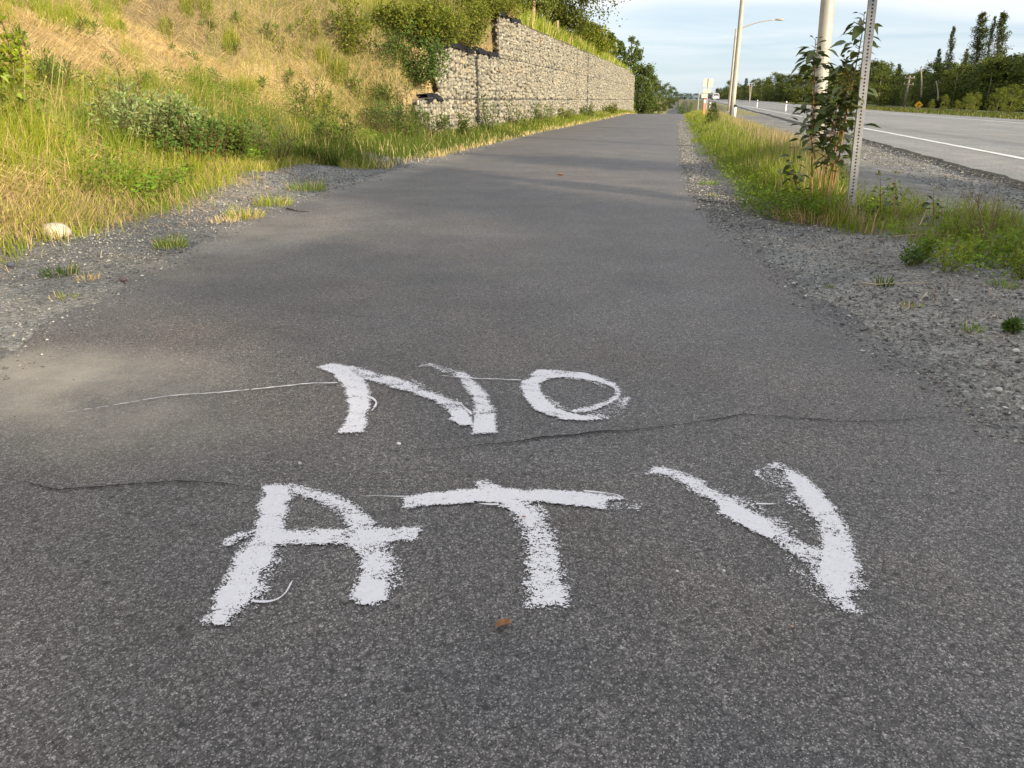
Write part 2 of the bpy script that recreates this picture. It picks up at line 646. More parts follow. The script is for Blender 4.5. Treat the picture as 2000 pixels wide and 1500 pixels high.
M_pole = plain('weathered_aluminium_pole', (0.46, 0.43, 0.37), 0.55, 0.2, 0.12, 3.0)
M_wire = plain('gabion_wire', (0.16, 0.155, 0.145), 0.6, 0.5)
M_fabric = plain('black_filter_fabric', (0.012, 0.012, 0.016), 0.8, 0, 0.3, 12.0, 0.6)
M_core = plain('gabion_core_dirt', (0.16, 0.145, 0.115), 0.95, 0, 0.4, 14.0, 0.8)
M_signback = plain('sign_back_metal', (0.62, 0.56, 0.44), 0.55, 0.0, 0.06)
M_orange = plain('orange_marker_plastic', (0.85, 0.26, 0.15), 0.5, 0, 0.1)
M_white = plain('white_plastic', (0.82, 0.81, 0.78), 0.5, 0, 0.06)
M_black = plain('black_rubber', (0.02, 0.02, 0.02), 0.6, 0, 0.2)
M_yellow = plain('yellow_sign_face', (0.85, 0.45, 0.02), 0.5, 0, 0.05)
M_rust = plain('dark_rusty_sleeve', (0.03, 0.026, 0.024), 0.8, 0, 0.3, 30.0)
M_wood = plain('weathered_timber', (0.42, 0.30, 0.19), 0.8, 0, 0.25, 12.0, 0.3)
M_greywood = plain('grey_utility_pole_timber', (0.27, 0.23, 0.20), 0.85, 0, 0.25, 5.0, 0.3)
M_carw = plain('white_car_paint', (0.78, 0.78, 0.78), 0.3, 0, 0.03, 5.0, 0, 0.5)
M_card = plain('dark_car_paint', (0.05, 0.06, 0.08), 0.3, 0, 0.05, 5.0, 0, 0.5)
M_glass = plain('car_glass', (0.03, 0.035, 0.04), 0.1, 0, 0.05, 5.0, 0, 0.6)
M_redlamp = plain('red_tail_lamp', (0.45, 0.02, 0.02), 0.3)
M_soil = plain('dead_leaf', (0.34, 0.16, 0.07), 0.7, 0, 0.45, 60.0, 0.4)

# ------------------------------------------------------------------ lie of the land
Lp = np.array([G(*p)[:2] for p in [(-330, 900), (0, 700), (150, 605), (300, 520), (440, 440), (620, 377), (760, 334), (900, 300), (1050, 262), (1190, 232), (1243, 218)]])
Rp = np.array([G(*p)[:2] for p in [(2060, 880), (1985, 830), (1750, 680), (1620, 590), (1520, 520), (1450, 470), (1400, 410), (1370, 350), (1345, 300), (1331, 240), (1331, 219)]])


def path_left(v):
    v = np.asarray(v, float)
    return np.interp(v, np.r_[-20, Lp[:, 1], 100, 900], np.r_[-1.7, Lp[:, 0], -3.3, -3.3])


def path_right(v):
    v = np.asarray(v, float)
    return np.interp(v, np.r_[-20, Rp[:, 1], 100, 900], np.r_[2.3, Rp[:, 0], 0.2, 0.2])


def prof(v):
    return np.interp(v, [-60, 0, 48, 58, 70, 100, 150, 200, 275, 350, 450, 1200], [0, 0, 0, -.02, -.25, -1.5, -3.0, -3.4, -2.4, 0.6, 1.3, 1.5])


def hw_c(v):
    v = np.asarray(v, float)
    return np.interp(v, [-80, 0, 20, 40, 60, 100, 150, 200, 245, 300, 400, 1200], [4.9, 8.4, 9.27, 10.1, 10.9, 11.9, 12.3, 12.4, 12.2, 11.5, 9.0, -20])


def hw_z(v):
    return np.interp(v, [-80, 70, 130, 245, 300, 1200], [0, 0, 0.25, 0.9, 1.05, 1.4])


HW_L, HW_R = 4.9, 5.6         # half widths to the edges of the tar
W0, W1 = R(818, 262, 17.6), R(1236, 207, 76.0)


def wall_u(v):
    return W0[0] + (np.asarray(v, float) - W0[1]) * (W1[0] - W0[0]) / (W1[1] - W0[1])


WV0, WV1 = W0[1], W1[1]
VS2, VS3 = R(872, 150, 18.9)[1], R(992, 60, 24.4)[1]     # where the second and third courses begin
ZC1, ZC2, ZC3 = 0.92, 2.08, 3.22


def toe(v):
    return np.interp(v, [-60, 4, 6, 7.5, 9, 12, 15, WV0, WV1, 120, 900], [-3.9, -4.05, -4.3, -4.7, -4.95, -5.1, -5.2, W0[0] + .12, W1[0] + .12, -4.6, -5.0])


def ground(u, v):
    u, v = np.broadcast_arrays(np.asarray(u, float), np.asarray(v, float))
    p, h = prof(v), hw_z(v)
    hl = hw_c(v) - HW_L
    z = p + (h - p) * sstep(np.minimum(1.5, hl - 2.5), hl - 0.4, u)
    # swell of the weedy verge, ditch-like dip beside the highway
    z = z + 0.10 * np.exp(-((u - 1.9) / 0.9) ** 2) * sstep(5.5, 9, v) * (1 - sstep(50, 60, v))
    # the land falls away beyond the highway
    e = u - (hw_c(v) + HW_R + 0.8)
    z = z - 2.6 * sstep(0, 70, e) + 5.0 * sstep(110, 260, e)
    for (mu, mv, mr, mh) in ((-4.75, 8.3, .5, .14), (-4.7, 9.6, .4, .12), (-4.9, 11.6, .55, .16), (-4.4, 7.2, .4, .07)):
        z = z + mh * np.exp(-((u - mu) ** 2 + ((v - mv) * .8) ** 2) / mr ** 2)
    # hill on the left
    x = toe(v) - u
    slope = 0.53 * (1 - 0.5 * sstep(110, 260, v))
    soft = np.where(x > 0, x - 0.5 * (1 - np.exp(-np.maximum(x, 0) / 0.5)), 0)
    nat = slope * 34 * (1 - np.exp(-soft / 34))
    nat = nat + (fbm(u * 0.5, v * 0.5, 3) - 0.5) * 0.5 * sstep(0.2, 3, x)
    wu = wall_u(v)
    zb = np.interp(v, [WV0 - 4, WV0 - 1.2, WV0 - .1, VS2 - .2, VS2 + .8, VS3 - 1.6, VS3 - .2, VS3 + 2, WV1 - 1, WV1 + 6], [0.0, .55, .95, 2.0, 2.15, 2.35, 3.15, 3.3, 3.2, 0.6])
    y = wu - 0.2 - u
    back = sstep(0.05, .7, y)
    r2 = np.where(v < VS2, sstep(VS2 - 1.5, VS2, v) * back, 1.0)
    r3 = np.where(v < VS3, sstep(VS3 - 2.2, VS3, v) * back, 1.0)
    ct = ZC1 + (ZC2 - ZC1) * r2 + (ZC3 + .3 - ZC2) * r3 + .04
    beh = np.minimum(zb + 0.48 * np.maximum(y, 0), ct + 1.15 * np.maximum(y, 0)) + (fbm(u * .5, v * .5, 9) - .5) * .4 * sstep(0.3, 3, y)
    k = sstep(WV0 - 3, WV0 + 0.2, v) * (1 - sstep(WV1 - 0.5, WV1 + 6, v))
    hill_w = np.where(u < wu - 0.12, beh, 0.0)
    hill = nat * (1 - k) + hill_w * k
    # a soft face before the wall begins, a sharp one along it
    pre = (v < WV0)
    hill = np.where(pre, np.maximum(nat * (1 - k), np.where(y > -0.6, (zb * np.clip((y + 0.6) / 0.9, 0, 1) + 0.48 * np.maximum(y, 0)), 0) * k), hill)
    z = z + np.where(u < toe(v) + 0.2, hill, 0)
    z = z + (fbm(u * 1.7, v * 1.7, 21) - .5) * 0.05 * sstep(0.1, 1.0, np.maximum(path_left(v) - u, u - path_right(v))) * (np.abs(u - hw_c(v)) > 5.8)
    return z


def gspace(a, b, d0, grow, dmax):
    o, d = [a], d0
    while o[-1] < b:
        o.append(o[-1] + d)
        d = min(d * grow, dmax)
    return o


us = sorted(set(np.round(np.r_[[-x for x in gspace(24, 700, 2, 1.25, 60)], np.arange(-24, -10, .35), np.arange(-10, -2.2, .16), np.arange(-2.2, 6, .22), np.arange(6, 20, .5), gspace(20, 900, 1.5, 1.15, 60)], 3)))
vs = sorted(set(np.round(np.r_[np.arange(-80, -2, 4), np.arange(-2, 30, .22), np.arange(30, 84, .7), gspace(84, 1100, 2, 1.08, 60)], 3)))
U, Vv = np.meshgrid(us, vs)
Z = ground(U, Vv)
onpath = (U > path_left(Vv) + .12) & (U < path_right(Vv) - .12)
onhw = np.abs(U - hw_c(Vv)) < 5.2
Z = np.where(onhw, Z - 0.06, np.where(onpath, Z - 0.018, Z - 0.004))


Bv = np.array([G(*p)[:2] for p in ((1668, 428), (1662, 400), (1648, 355), (1610, 312), (1545, 280), (1475, 252), (1425, 233), (1395, 216))])


def gcol(u, v):
    gravel = np.array([0.205, 0.199, 0.188])
    soil = np.array([0.13, 0.105, 0.06])
    straw = np.array([0.42, 0.31, 0.15])
    green = np.array([0.11, 0.135, 0.03])
    floor = np.array([0.05, 0.06, 0.02])
    n = fbm(u * .35, v * .35, 40)[..., None]
    gn = sstep(.45, .65, fbm(u * 1.4, v * 1.1, 41))[..., None]
    c = gravel * (1 - gn) + np.array([.255, .235, .205]) * gn
    t = toe(v)
    k = sstep(0.35, -0.25, u - t - (fbm(u * 1.3, v * 1.3, 5) - .5) * 1.2)[..., None]
    hillc = straw * sstep(.32, .5, n) + (soil * .6 + straw * .4) * (1 - sstep(.32, .5, n))
    c = c * (1 - k) + hillc * k
    far = sstep(48, 60, v)[..., None]
    side = ((u < path_left(v) - .1) | ((u > path_right(v) + .1) & (u < hw_c(v) - HW_L - .5)))[..., None]
    c = np.where(side & (far > 0), c * (1 - far) + (green * .7 + straw * .45) * far, c)
    ver = (sstep(.0, .3, u - path_right(v) - .15) * sstep(.25, -.05, u - np.interp(v, Bv[:, 1], Bv[:, 0])) * sstep(6.0, 7.2, v))[..., None]
    c = c * (1 - ver * .8) + soil * ver * .8
    e = u - (hw_c(v) + HW_R + 0.3)
    k2 = sstep(0, 1.5, e)[..., None]
    c = c * (1 - k2) + (green * .5 + straw * .10 * n) * k2
    k3 = sstep(55, 80, e)[..., None]
    c = c * (1 - k3) + floor * k3
    return c


nu, nv = len(us), len(vs)
idx = np.arange(nu * nv).reshape(nv, nu)
q = np.stack([idx[:-1, :-1], idx[:-1, 1:], idx[1:, 1:], idx[1:, :-1]], -1).reshape(-1, 4)
F = np.concatenate([q[:, [0, 1, 2]], q[:, [0, 2, 3]]])
g = Geo()
g.add(np.stack([U, Vv, Z], -1).reshape(-1, 3), F, gcol(U, Vv).reshape(-1, 3))
o = put('ground', g.mesh('ground', M_ground, True))
tag(o, 'gravel, soil and grassy slope around the paved path', 'ground', kind='structure')


def strip(vlist, ul, ur, zf, cols, name, material, rag=0.0, seed=1, skirt=0.05, label=None, cat=None):
    v = np.asarray(vlist, float)
    a, b = ul(v), ur(v)
    if rag:
        a = a + (fbm(v * 2.2, v * 0 + 3, seed, 5) - .5) * rag + (vnoise(v * 14, v * 0, seed + 4) - .5) * rag * .3
        b = b + (fbm(v * 2.2, v * 0 + 9, seed + 1, 5) - .5) * rag + (vnoise(v * 14, v * 0, seed + 5) - .5) * rag * .3
    t = np.linspace(0, 1, cols)
    Ug = a[:, None] * (1 - t) + b[:, None] * t
    Vg = np.repeat(v[:, None], cols, 1)
    Zg = zf(Ug, Vg)
    Ug = np.concatenate([Ug[:, :1], Ug, Ug[:, -1:]], 1)
    Vg = np.concatenate([Vg[:, :1], Vg, Vg[:, -1:]], 1)
    Zg = np.concatenate([Zg[:, :1] - skirt, Zg, Zg[:, -1:] - skirt], 1)
    n, m = Ug.shape
    ix = np.arange(n * m).reshape(n, m)
    qq = np.stack([ix[:-1, :-1], ix[:-1, 1:], ix[1:, 1:], ix[1:, :-1]], -1).reshape(-1, 4)
    gg = Geo()
    gg.add(np.stack([Ug, Vg, Zg], -1).reshape(-1, 3), np.concatenate([qq[:, [0, 1, 2]], qq[:, [0, 2, 3]]]))
    o = put(name, gg.mesh(name, material, False))
    return tag(o, label, cat, kind='structure')


pv = np.r_[np.arange(-20, 0, 1.0), np.arange(0, 16, .05), np.arange(16, 75, .3), np.arange(75, 420, 4.0)]
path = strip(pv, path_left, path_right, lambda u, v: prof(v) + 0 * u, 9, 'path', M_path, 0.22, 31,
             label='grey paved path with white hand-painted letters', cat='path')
hv = np.r_[np.arange(-80, 0, 2.0), np.arange(0, 40, .2), np.arange(40, 120, 1), np.arange(120, 700, 6.0)]
strip(hv, lambda v: hw_c(v) - HW_L, lambda v: hw_c(v) + HW_R, lambda u, v: hw_z(v) + 0 * u + 0.03, 7, 'highway', M_road, 0.15, 41, 0.12,
      'two-lane grey highway running beside the path', 'road')
# edge lines of the highway
for k, (off, nm) in enumerate(((-3.62, 'edge_line'), (3.55, 'edge_line'))):
    o = strip(hv[hv < 330], lambda v: hw_c(v) + off - .07, lambda v: hw_c(v) + off + .07, lambda u, v: hw_z(v) + 0.036 + 0 * u, 3, nm, M_line, 0.03, 50 + k, 0.003,
              ['white edge line on the near side of the highway', 'white edge line on the far side of the highway'][k], 'road line')
# side road joining across the highway
sa, sb = R(1690, 217, 135), R(1752, 219, 118)
sv = np.linspace(0, 1, 12)
g = Geo()
P0, P1, P2 = (np.array(R(x_, 217, d_)[:2]) for x_, d_ in ((1560, 200), (1690, 178), (1765, 178)))
side_pts = np.array([(1 - t) ** 2 * P0 + 2 * t * (1 - t) * P1 + t * t * P2 for t in sv])
tn = norm(np.gradient(side_pts, axis=0))
nn = np.stack([-tn[:, 1], tn[:, 0]], 1)
cols = np.linspace(-3.6, 3.6, 5)
pts = side_pts[:, None, :] + nn[:, None, :] * cols[None, :, None]
zz_ = ground(pts[..., 0], pts[..., 1]) + 0.12
ix = np.arange(60).reshape(12, 5)
qq = np.stack([ix[:-1, :-1], ix[:-1, 1:], ix[1:, 1:], ix[1:, :-1]], -1).reshape(-1, 4)
g.add(np.concatenate([pts, zz_[..., None]], -1).reshape(-1, 3), np.concatenate([qq[:, [0, 1, 2]], qq[:, [0, 2, 3]]]))
tag(put('side_road', g.mesh('side_road', M_road, True)), 'pale side road across the highway below the dark trees', 'road', kind='structure')

# cracks in the asphalt: thin ragged openings
def crack(pxs, w=0.006, seed=0, dens=0.006):
    P = np.array([G(*p)[:2] for p in pxs])
    d = np.r_[0, np.cumsum(np.linalg.norm(np.diff(P, axis=0), axis=1))]
    n = max(8, int(d[-1] / dens))
    s = np.linspace(0, d[-1], n)
    x, y = np.interp(s, d, P[:, 0]), np.interp(s, d, P[:, 1])
    y = y + (fbm(s * 12, s * 0, 60 + seed, 5) - .5) * .028 + (vnoise(s * 90, s * 0, 70 + seed) - .5) * .006
    ww = w * (0.15 + 1.5 * np.clip(fbm(s * 5, s * 0 + 5, 80 + seed, 4) - .22, 0, 1) + .5 * vnoise(s * 120, s * 0, 90 + seed)) * np.minimum(1, np.minimum(s, d[-1] - s) / .3)
    z = np.full(n, 0.004)
    V = np.concatenate([np.stack([x, y - ww / 2, z], 1), np.stack([x, y + ww / 2, z], 1)])
    i = np.arange(n - 1)
    F = np.concatenate([np.stack([i, i + 1, i + n], 1), np.stack([i + 1, i + n + 1, i + n], 1)])
    gg = Geo().add(V, F)
    o = put('crack', gg.mesh('crack', M_crack), path)
    return o


crack([(765, 878), (880, 879), (1000, 866), (1080, 853), (1210, 843), (1330, 832), (1400, 818), (1452, 812), (1530, 817), (1640, 824), (1760, 823), (1830, 816), (1905, 815)], 0.0065, 1)
crack([(-10, 935), (60, 945), (110, 958), (200, 953), (320, 944), (420, 943), (510, 955), (560, 950)], 0.009, 2)
crack([(300, 945), (250, 965), (180, 975)], 0.004, 8)
crack([(1210, 843), (1180, 860), (1165, 872)], 0.004, 9)
crack([(1640, 824), (1690, 840), (1720, 846)], 0.003, 10)
crack([(1000, 866), (960, 872), (900, 878)], 0.006, 5)
crack([(480, 603), (640, 612), (780, 625)], 0.004, 6)
crack([(1165, 249), (1240, 251), (1322, 253)], 0.10, 3, .05)
crack([(1160, 257), (1240, 258), (1325, 258)], 0.06, 4, .05)
crack([(1040, 329), (1110, 343), (1160, 347)], 0.007, 7, .02)

# ------------------------------------------------------------------ hand-painted letters
def conv(ox, oy, sc, pts):
    return [(ox + x / sc, oy + y / sc) for x, y in pts]


K1 = (600, 690, 2000 / 680)
K2 = (360, 880, 2000 / 700)
K3 = (960, 880, 2.5)


def inside_dist(P, poly):
    """signed distance (inside positive) of points to a polygon"""
    poly = np.asarray(poly)
    A, B = poly, np.roll(poly, -1, 0)
    best = np.full(len(P), 1e9)
    ins = np.zeros(len(P), bool)
    for a, b in zip(A, B):
        ab = b - a
        t = np.clip(((P - a) @ ab) / max(ab @ ab, 1e-12), 0, 1)
        dd = np.linalg.norm(P - (a + t[:, None] * ab), axis=1)
        best = np.minimum(best, dd)
        cnd = (a[1] > P[:, 1]) != (b[1] > P[:, 1])
        with np.errstate(divide='ignore', invalid='ignore'):
            xi = (b[0] - a[0]) * (P[:, 1] - a[1]) / (b[1] - a[1]) + a[0]
        ins ^= cnd & (P[:, 0] < xi)
    return np.where(ins, best, -best)


def grain_noise(x, y):
    """value per pebble of the asphalt: worley-like cells about 7 mm across"""
    best = np.full(x.shape, 9.0)
    val = np.zeros(x.shape)
    sx, sy = x / .0070, y / .0048
    ix, iy = np.floor(sx), np.floor(sy)
    for dx in (-1, 0, 1):
        for dy in (-1, 0, 1):
            jx, jy = ix + dx, iy + dy
            cx, cy = jx + hash2(jx, jy, 5), jy + hash2(jx, jy, 6)
            d = (cx - sx) ** 2 + (cy - sy) ** 2
            v = hash2(jx, jy, 7)
            val = np.where(d < best, v, val)
            best = np.minimum(best, d)
    return val * .72 + np.sqrt(best) * .34


def letter(label, solids, drys=(), cell=0.0016, drips=()):
    polys = [(np.array([G(*p)[:2] for p in pl]), den, soft) for pl, den, soft in solids + list(drys)]
    allp = np.concatenate([p for p, _, _ in polys])
    lo, hi = allp.min(0) - .03, allp.max(0) + .03
    gx = np.arange(lo[0], hi[0], cell)
    gy = np.arange(lo[1], hi[1], cell)
    X, Y = np.meshgrid(gx, gy)
    P = np.stack([X.ravel(), Y.ravel()], 1)
    rag = (fbm(P[:, 0] * 60, P[:, 1] * 60, 120, 3) - .5) * .008
    cov = np.zeros(len(P))
    for pl, den, soft in polys:
        m = ((P >= pl.min(0) - .03) & (P <= pl.max(0) + .03)).all(1)
        d = np.full(len(P), -1.0)
        d[m] = inside_dist(P[m], pl)
        c = den * np.clip((d + rag) / soft + .5, 0, 1)
        cov = np.maximum(cov, np.where(d > -1, c, 0))
    frac = np.where(cov < 1, .93 * np.clip(cov, 0, 1) ** 1.25, np.minimum(.93 + (cov - 1) * .45, .995))
    nz = grain_noise(P[:, 0], P[:, 1]) * .34 + grain_noise(P[:, 0] * 2.1 + 7, P[:, 1] * 2.1 + 3) * .36 + fbm(P[:, 0] * 20, P[:, 1] * 34, 130, 3) * .42 + rng.uniform(0, .16, len(P))
    rank = np.empty(len(nz))
    rank[np.argsort(nz)] = np.linspace(0, 1, len(nz))
    keep = ((frac > rank) & (cov > .02)).reshape(X.shape)
    # mesh of kept cells on shared lattice corners, jittered and slightly thick with paint
    ny, nx = keep.shape
    jj, ii = np.nonzero(keep)
    vid = np.full((ny + 1, nx + 1), -1)
    cm = np.zeros((ny + 1, nx + 1), bool)
    for a in (0, 1):
        for b in (0, 1):
            cm[jj + a, ii + b] = True
    vid[cm] = np.arange(cm.sum())
    vy, vx = np.nonzero(cm)
    jx = hash2(vx, vy, 11) - .5
    jy = hash2(vx, vy, 12) - .5
    VX = lo[0] + (vx - .5 + jx * .6) * cell
    VY = lo[1] + (vy - .5 + jy * .6) * cell
    VZ = 0.004 + 0.0003 * vnoise(VX * 160, VY * 160, 140)
    V = np.stack([VX, VY, VZ], 1)
    a, b, c, d = vid[jj, ii], vid[jj, ii + 1], vid[jj + 1, ii + 1], vid[jj + 1, ii]
    F = np.concatenate([np.stack([a, b, c], 1), np.stack([a, c, d], 1)])
    gg = Geo().add(V, F)
    o = put('painted_letter', gg.mesh('painted_letter', M_paint, True))
    tag(o, label, 'painted letter')
    for dr, w in drips:
        Pd = np.array([G(*p)[:2] for p in dr])
        dd = np.r_[0, np.cumsum(np.linalg.norm(np.diff(Pd, axis=0), axis=1))]
        n = max(6, int(dd[-1] / .008))
        s = np.linspace(0, dd[-1], n)
        x, y = np.interp(s, dd, Pd[:, 0]), np.interp(s, dd, Pd[:, 1])
        k = np.ones(5) / 5
        x[2:-2], y[2:-2] = np.convolve(x, k, 'valid'), np.convolve(y, k, 'valid')
        y = y + (vnoise(s * 40, s * 0, 150) - .5) * .004
        ww = w * (.35 + .9 * vnoise(s * 45, s * 0, 160)) * np.clip(1.25 - s / max(dd[-1], .01), 0, 1) ** .7
        ww = np.where(vnoise(s * 60, s * 0, 170) < .55 * (s / dd[-1]) ** 2, 0, ww)
        tg = norm(np.stack([np.gradient(x), np.gradient(y)], 1))
        nx_ = np.stack([-tg[:, 1], tg[:, 0]], 1) * ww[:, None] / 2
        z = np.full((n, 1), .0062)
        c0 = np.stack([x, y], 1)
        V = np.concatenate([np.c_[c0 - nx_, z], np.c_[c0 + nx_, z]])
        i = np.arange(n - 1)
        F = np.concatenate([np.stack([i, i + 1, i + n], 1), np.stack([i + 1, i + n + 1, i + n], 1)])
        put('paint_dribble', Geo().add(V, F).mesh('paint_dribble', M_paint), o)
    return o


letter('white painted letter N with two peaks, first letter of the upper word', [
    (conv(*K1, [(60, 85), (140, 62), (230, 80), (300, 130), (345, 185), (365, 265), (345, 380), (325, 462), (160, 468), (215, 410), (238, 330), (225, 250), (205, 190), (150, 125)]), 1.05, .016),
    (conv(*K1, [(140, 62), (260, 80), (400, 120), (540, 155), (680, 215), (800, 260), (880, 290), (945, 355), (955, 420), (880, 418), (825, 385), (800, 330), (730, 275), (600, 235), (480, 195), (380, 165), (320, 150), (230, 120)]), .93, .02),
    (conv(*K1, [(820, 345), (880, 330), (950, 370), (955, 420), (880, 418), (825, 385)]), 1.2, .01),
    (conv(*K1, [(835, 105), (900, 115), (980, 175), (1040, 250), (1075, 340), (1090, 462), (950, 466), (945, 380), (965, 330), (955, 270), (920, 215), (870, 155)]), .93, .022),
    (conv(*K1, [(950, 360), (1075, 345), (1090, 462), (950, 466)]), 1.1, .012)],
    [(conv(*K1, [(620, 85), (700, 65), (760, 75), (840, 100), (905, 112), (880, 160), (830, 125), (740, 100), (690, 78)]), .5, .015),
     (conv(*K1, [(600, 150), (700, 210), (850, 270), (920, 300), (850, 320), (700, 260)]), .4, .02)],
    drips=[([(660, 750), (600, 752), (500, 763), (420, 770), (330, 776), (200, 798), (80, 816)], .008),
           (conv(*K1, [(345, 255), (385, 270), (400, 295), (385, 325), (350, 360)]), .012),
           (conv(*K1, [(945, 360), (925, 335), (890, 310), (865, 285), (855, 262)]), .009)])
letter('white painted letter O as a tilted loop, second letter of the upper word', [
    (conv(*K1, [(1275, 128), (1320, 100), (1450, 103), (1590, 118), (1700, 148), (1775, 185), (1808, 230), (1795, 265), (1720, 308), (1640, 338), (1550, 348), (1500, 338), (1560, 322), (1640, 306), (1720, 281), (1766, 245), (1762, 214), (1715, 184), (1640, 165), (1560, 150), (1470, 142), (1400, 150), (1350, 170), (1330, 140)]), 1.0, .014),
    (conv(*K1, [(1400, 132), (1300, 140), (1220, 178), (1235, 225), (1260, 275), (1310, 330), (1380, 362), (1480, 387), (1600, 390), (1690, 380), (1600, 366), (1520, 352), (1440, 325), (1395, 290), (1362, 255), (1343, 215), (1334, 185), (1362, 160), (1420, 146)]), 1.02, .014)],
    [(conv(*K1, [(1330, 235), (1400, 265), (1480, 310), (1560, 335), (1560, 362), (1430, 335), (1370, 290)]), .28, .02),
     (conv(*K1, [(1800, 225), (1860, 265), (1830, 325), (1740, 375), (1600, 392), (1590, 355), (1700, 320), (1790, 268)]), .36, .03),
     (conv(*K1, [(1590, 130), (1760, 190), (1720, 205), (1600, 165), (1480, 150)]), .45, .012)],
    drips=[([(1018, 745), (985, 744), (930, 742), (880, 738), (838, 735)], .007)])
letter('white painted letter A with crossbar running past its right leg, first of the lower word', [
    (conv(*K2, [(440, 200), (540, 195), (600, 210), (588, 330), (558, 440), (500, 600), (420, 740), (370, 850), (300, 920), (240, 985), (165, 985), (95, 965), (150, 920), (160, 840), (230, 720), (290, 610), (380, 480), (410, 380), (430, 290)]), 1.03, .022),
    (conv(*K2, [(440, 205), (560, 200), (560, 290), (530, 420), (480, 520), (400, 520), (425, 380), (437, 290)]), 1.12, .02),
    (conv(*K2, [(240, 720), (330, 600), (420, 600), (370, 730), (300, 850), (180, 930), (165, 840)]), 1.15, .02),
    (conv(*K2, [(540, 195), (620, 203), (740, 230), (860, 265), (950, 310), (1030, 370), (1090, 430), (1150, 500), (1170, 600), (1175, 720), (1140, 830), (1080, 860), (1000, 866), (945, 830), (950, 780), (985, 700), (985, 620), (950, 570), (880, 530), (880, 470), (920, 430), (850, 350), (770, 300), (660, 262), (590, 240)]), .9, .022),
    (conv(*K2, [(985, 720), (1140, 720), (1130, 830), (1080, 860), (1000, 866), (945, 830), (955, 780)]), 1.15, .014),
    (conv(*K2, [(370, 450), (600, 448), (900, 440), (1200, 438), (1320, 435), (1310, 510), (1150, 515), (1000, 535), (700, 525), (530, 540), (440, 545), (380, 500)]), 1.0, .016),
    (conv(*K2, [(430, 460), (640, 455), (850, 455), (850, 510), (640, 515), (450, 530)]), 1.15, .02)],
    [(conv(*K2, [(205, 545), (240, 500), (300, 465), (400, 440), (400, 480), (300, 515), (240, 542)]), .7, .012),
     (conv(*K2, [(520, 520), (530, 620), (470, 740), (430, 830), (330, 920), (360, 800), (440, 640)]), .6, .03),
     (conv(*K2, [(1150, 520), (1200, 640), (1215, 740), (1150, 790), (1140, 640)]), .5, .02),
     (conv(*K2, [(300, 560), (380, 500), (430, 560), (330, 620)]), .7, .02)],
    drips=[(conv(*K2, [(380, 850), (440, 858), (500, 855), (545, 838), (570, 805), (590, 770), (610, 725)]), .007),
           (conv(*K2, [(165, 965), (190, 985), (225, 988), (250, 975), (245, 940)]), .008)])
letter('white painted letter T with a long thin crossbar, middle of the lower word', [
    ([(785, 973), (843, 966), (895, 960), (934, 957), (972, 955), (1012, 958), (1112, 960), (1160, 966), (1216, 974), (1221, 979), (1190, 981), (1184, 996), (1136, 991), (1092, 986), (1052, 982), (972, 985), (934, 983), (902, 985), (850, 988), (789, 995)], 1.08, .013),
    (conv(*K3, [(0, 240), (150, 225), (200, 265), (250, 320), (292, 400), (322, 480), (345, 560), (355, 640), (362, 765), (175, 765), (178, 700), (165, 600), (165, 470), (150, 400), (120, 340), (60, 290)]), .97, .025),
    (conv(*K3, [(30, 240), (130, 235), (190, 290), (230, 360), (180, 390), (130, 330), (70, 280)]), 1.15, .02)],
    [(conv(*K3, [(570, 250), (740, 265), (720, 300), (555, 292)]), .42, .014),
     ([(927, 945), (951, 938), (975, 952), (975, 962), (940, 960)], .85, .014),
     (conv(*K3, [(130, 230), (250, 255), (330, 450), (370, 640), (372, 765), (330, 765), (320, 560), (240, 330)]), .34, .02)],
    drips=[([(975, 989), (945, 988), (918, 986)], .008), ([(800, 973), (760, 973), (708, 972)], .004),
           ([(1140, 962), (1180, 966), (1212, 972), (1222, 978), (1214, 982)], .008)])
letter('white painted letter V with thick brushy strokes, last letter of the lower word', [
    (conv(*K3, [(765, 115), (800, 80), (920, 110), (1010, 150), (1110, 205), (1200, 255), (1300, 300), (1400, 370), (1480, 430), (1560, 470), (1620, 490), (1780, 520), (1800, 600), (1825, 680), (1770, 690), (1790, 790), (1730, 790), (1680, 750), (1620, 690), (1570, 640), (1545, 580), (1480, 510), (1380, 450), (1280, 400), (1200, 360), (1110, 310), (1075, 250), (1000, 210), (920, 160), (850, 130)]), .93, .024),
    (conv(*K3, [(1085, 240), (1200, 265), (1300, 320), (1390, 400), (1380, 450), (1280, 400), (1200, 360), (1115, 310)]), 1.18, .015),
    (conv(*K3, [(1600, 490), (1720, 480), (1765, 560), (1775, 690), (1700, 740), (1630, 690), (1580, 620)]), 1.2, .02),
    (conv(*K3, [(1412, 100), (1440, 78), (1500, 115), (1570, 165), (1640, 240), (1690, 310), (1730, 380), (1765, 470), (1785, 560), (1690, 560), (1605, 490), (1605, 420), (1580, 350), (1540, 290), (1490, 220), (1440, 150)]), .98, .02),
    (conv(*K3, [(1430, 100), (1500, 120), (1600, 210), (1660, 300), (1580, 320), (1500, 220)]), 1.2, .015)],
    [(conv(*K3, [(1282, 105), (1380, 66), (1440, 72), (1425, 95), (1350, 98), (1305, 115), (1330, 145), (1350, 165), (1300, 135)]), .72, .012),
     (conv(*K3, [(1300, 110), (1400, 80), (1450, 160), (1530, 280), (1600, 420), (1570, 400), (1490, 300), (1400, 190)]), .3, .02),
     (conv(*K3, [(1100, 180), (1290, 255), (1420, 350), (1490, 420), (1400, 410), (1250, 300)]), .45, .025),
     (conv(*K3, [(1450, 530), (1560, 640), (1700, 780), (1620, 730), (1500, 620)]), .35, .03)],
    drips=[(conv(*K3, [(1290, 268), (1350, 270), (1410, 269)]), .007)])

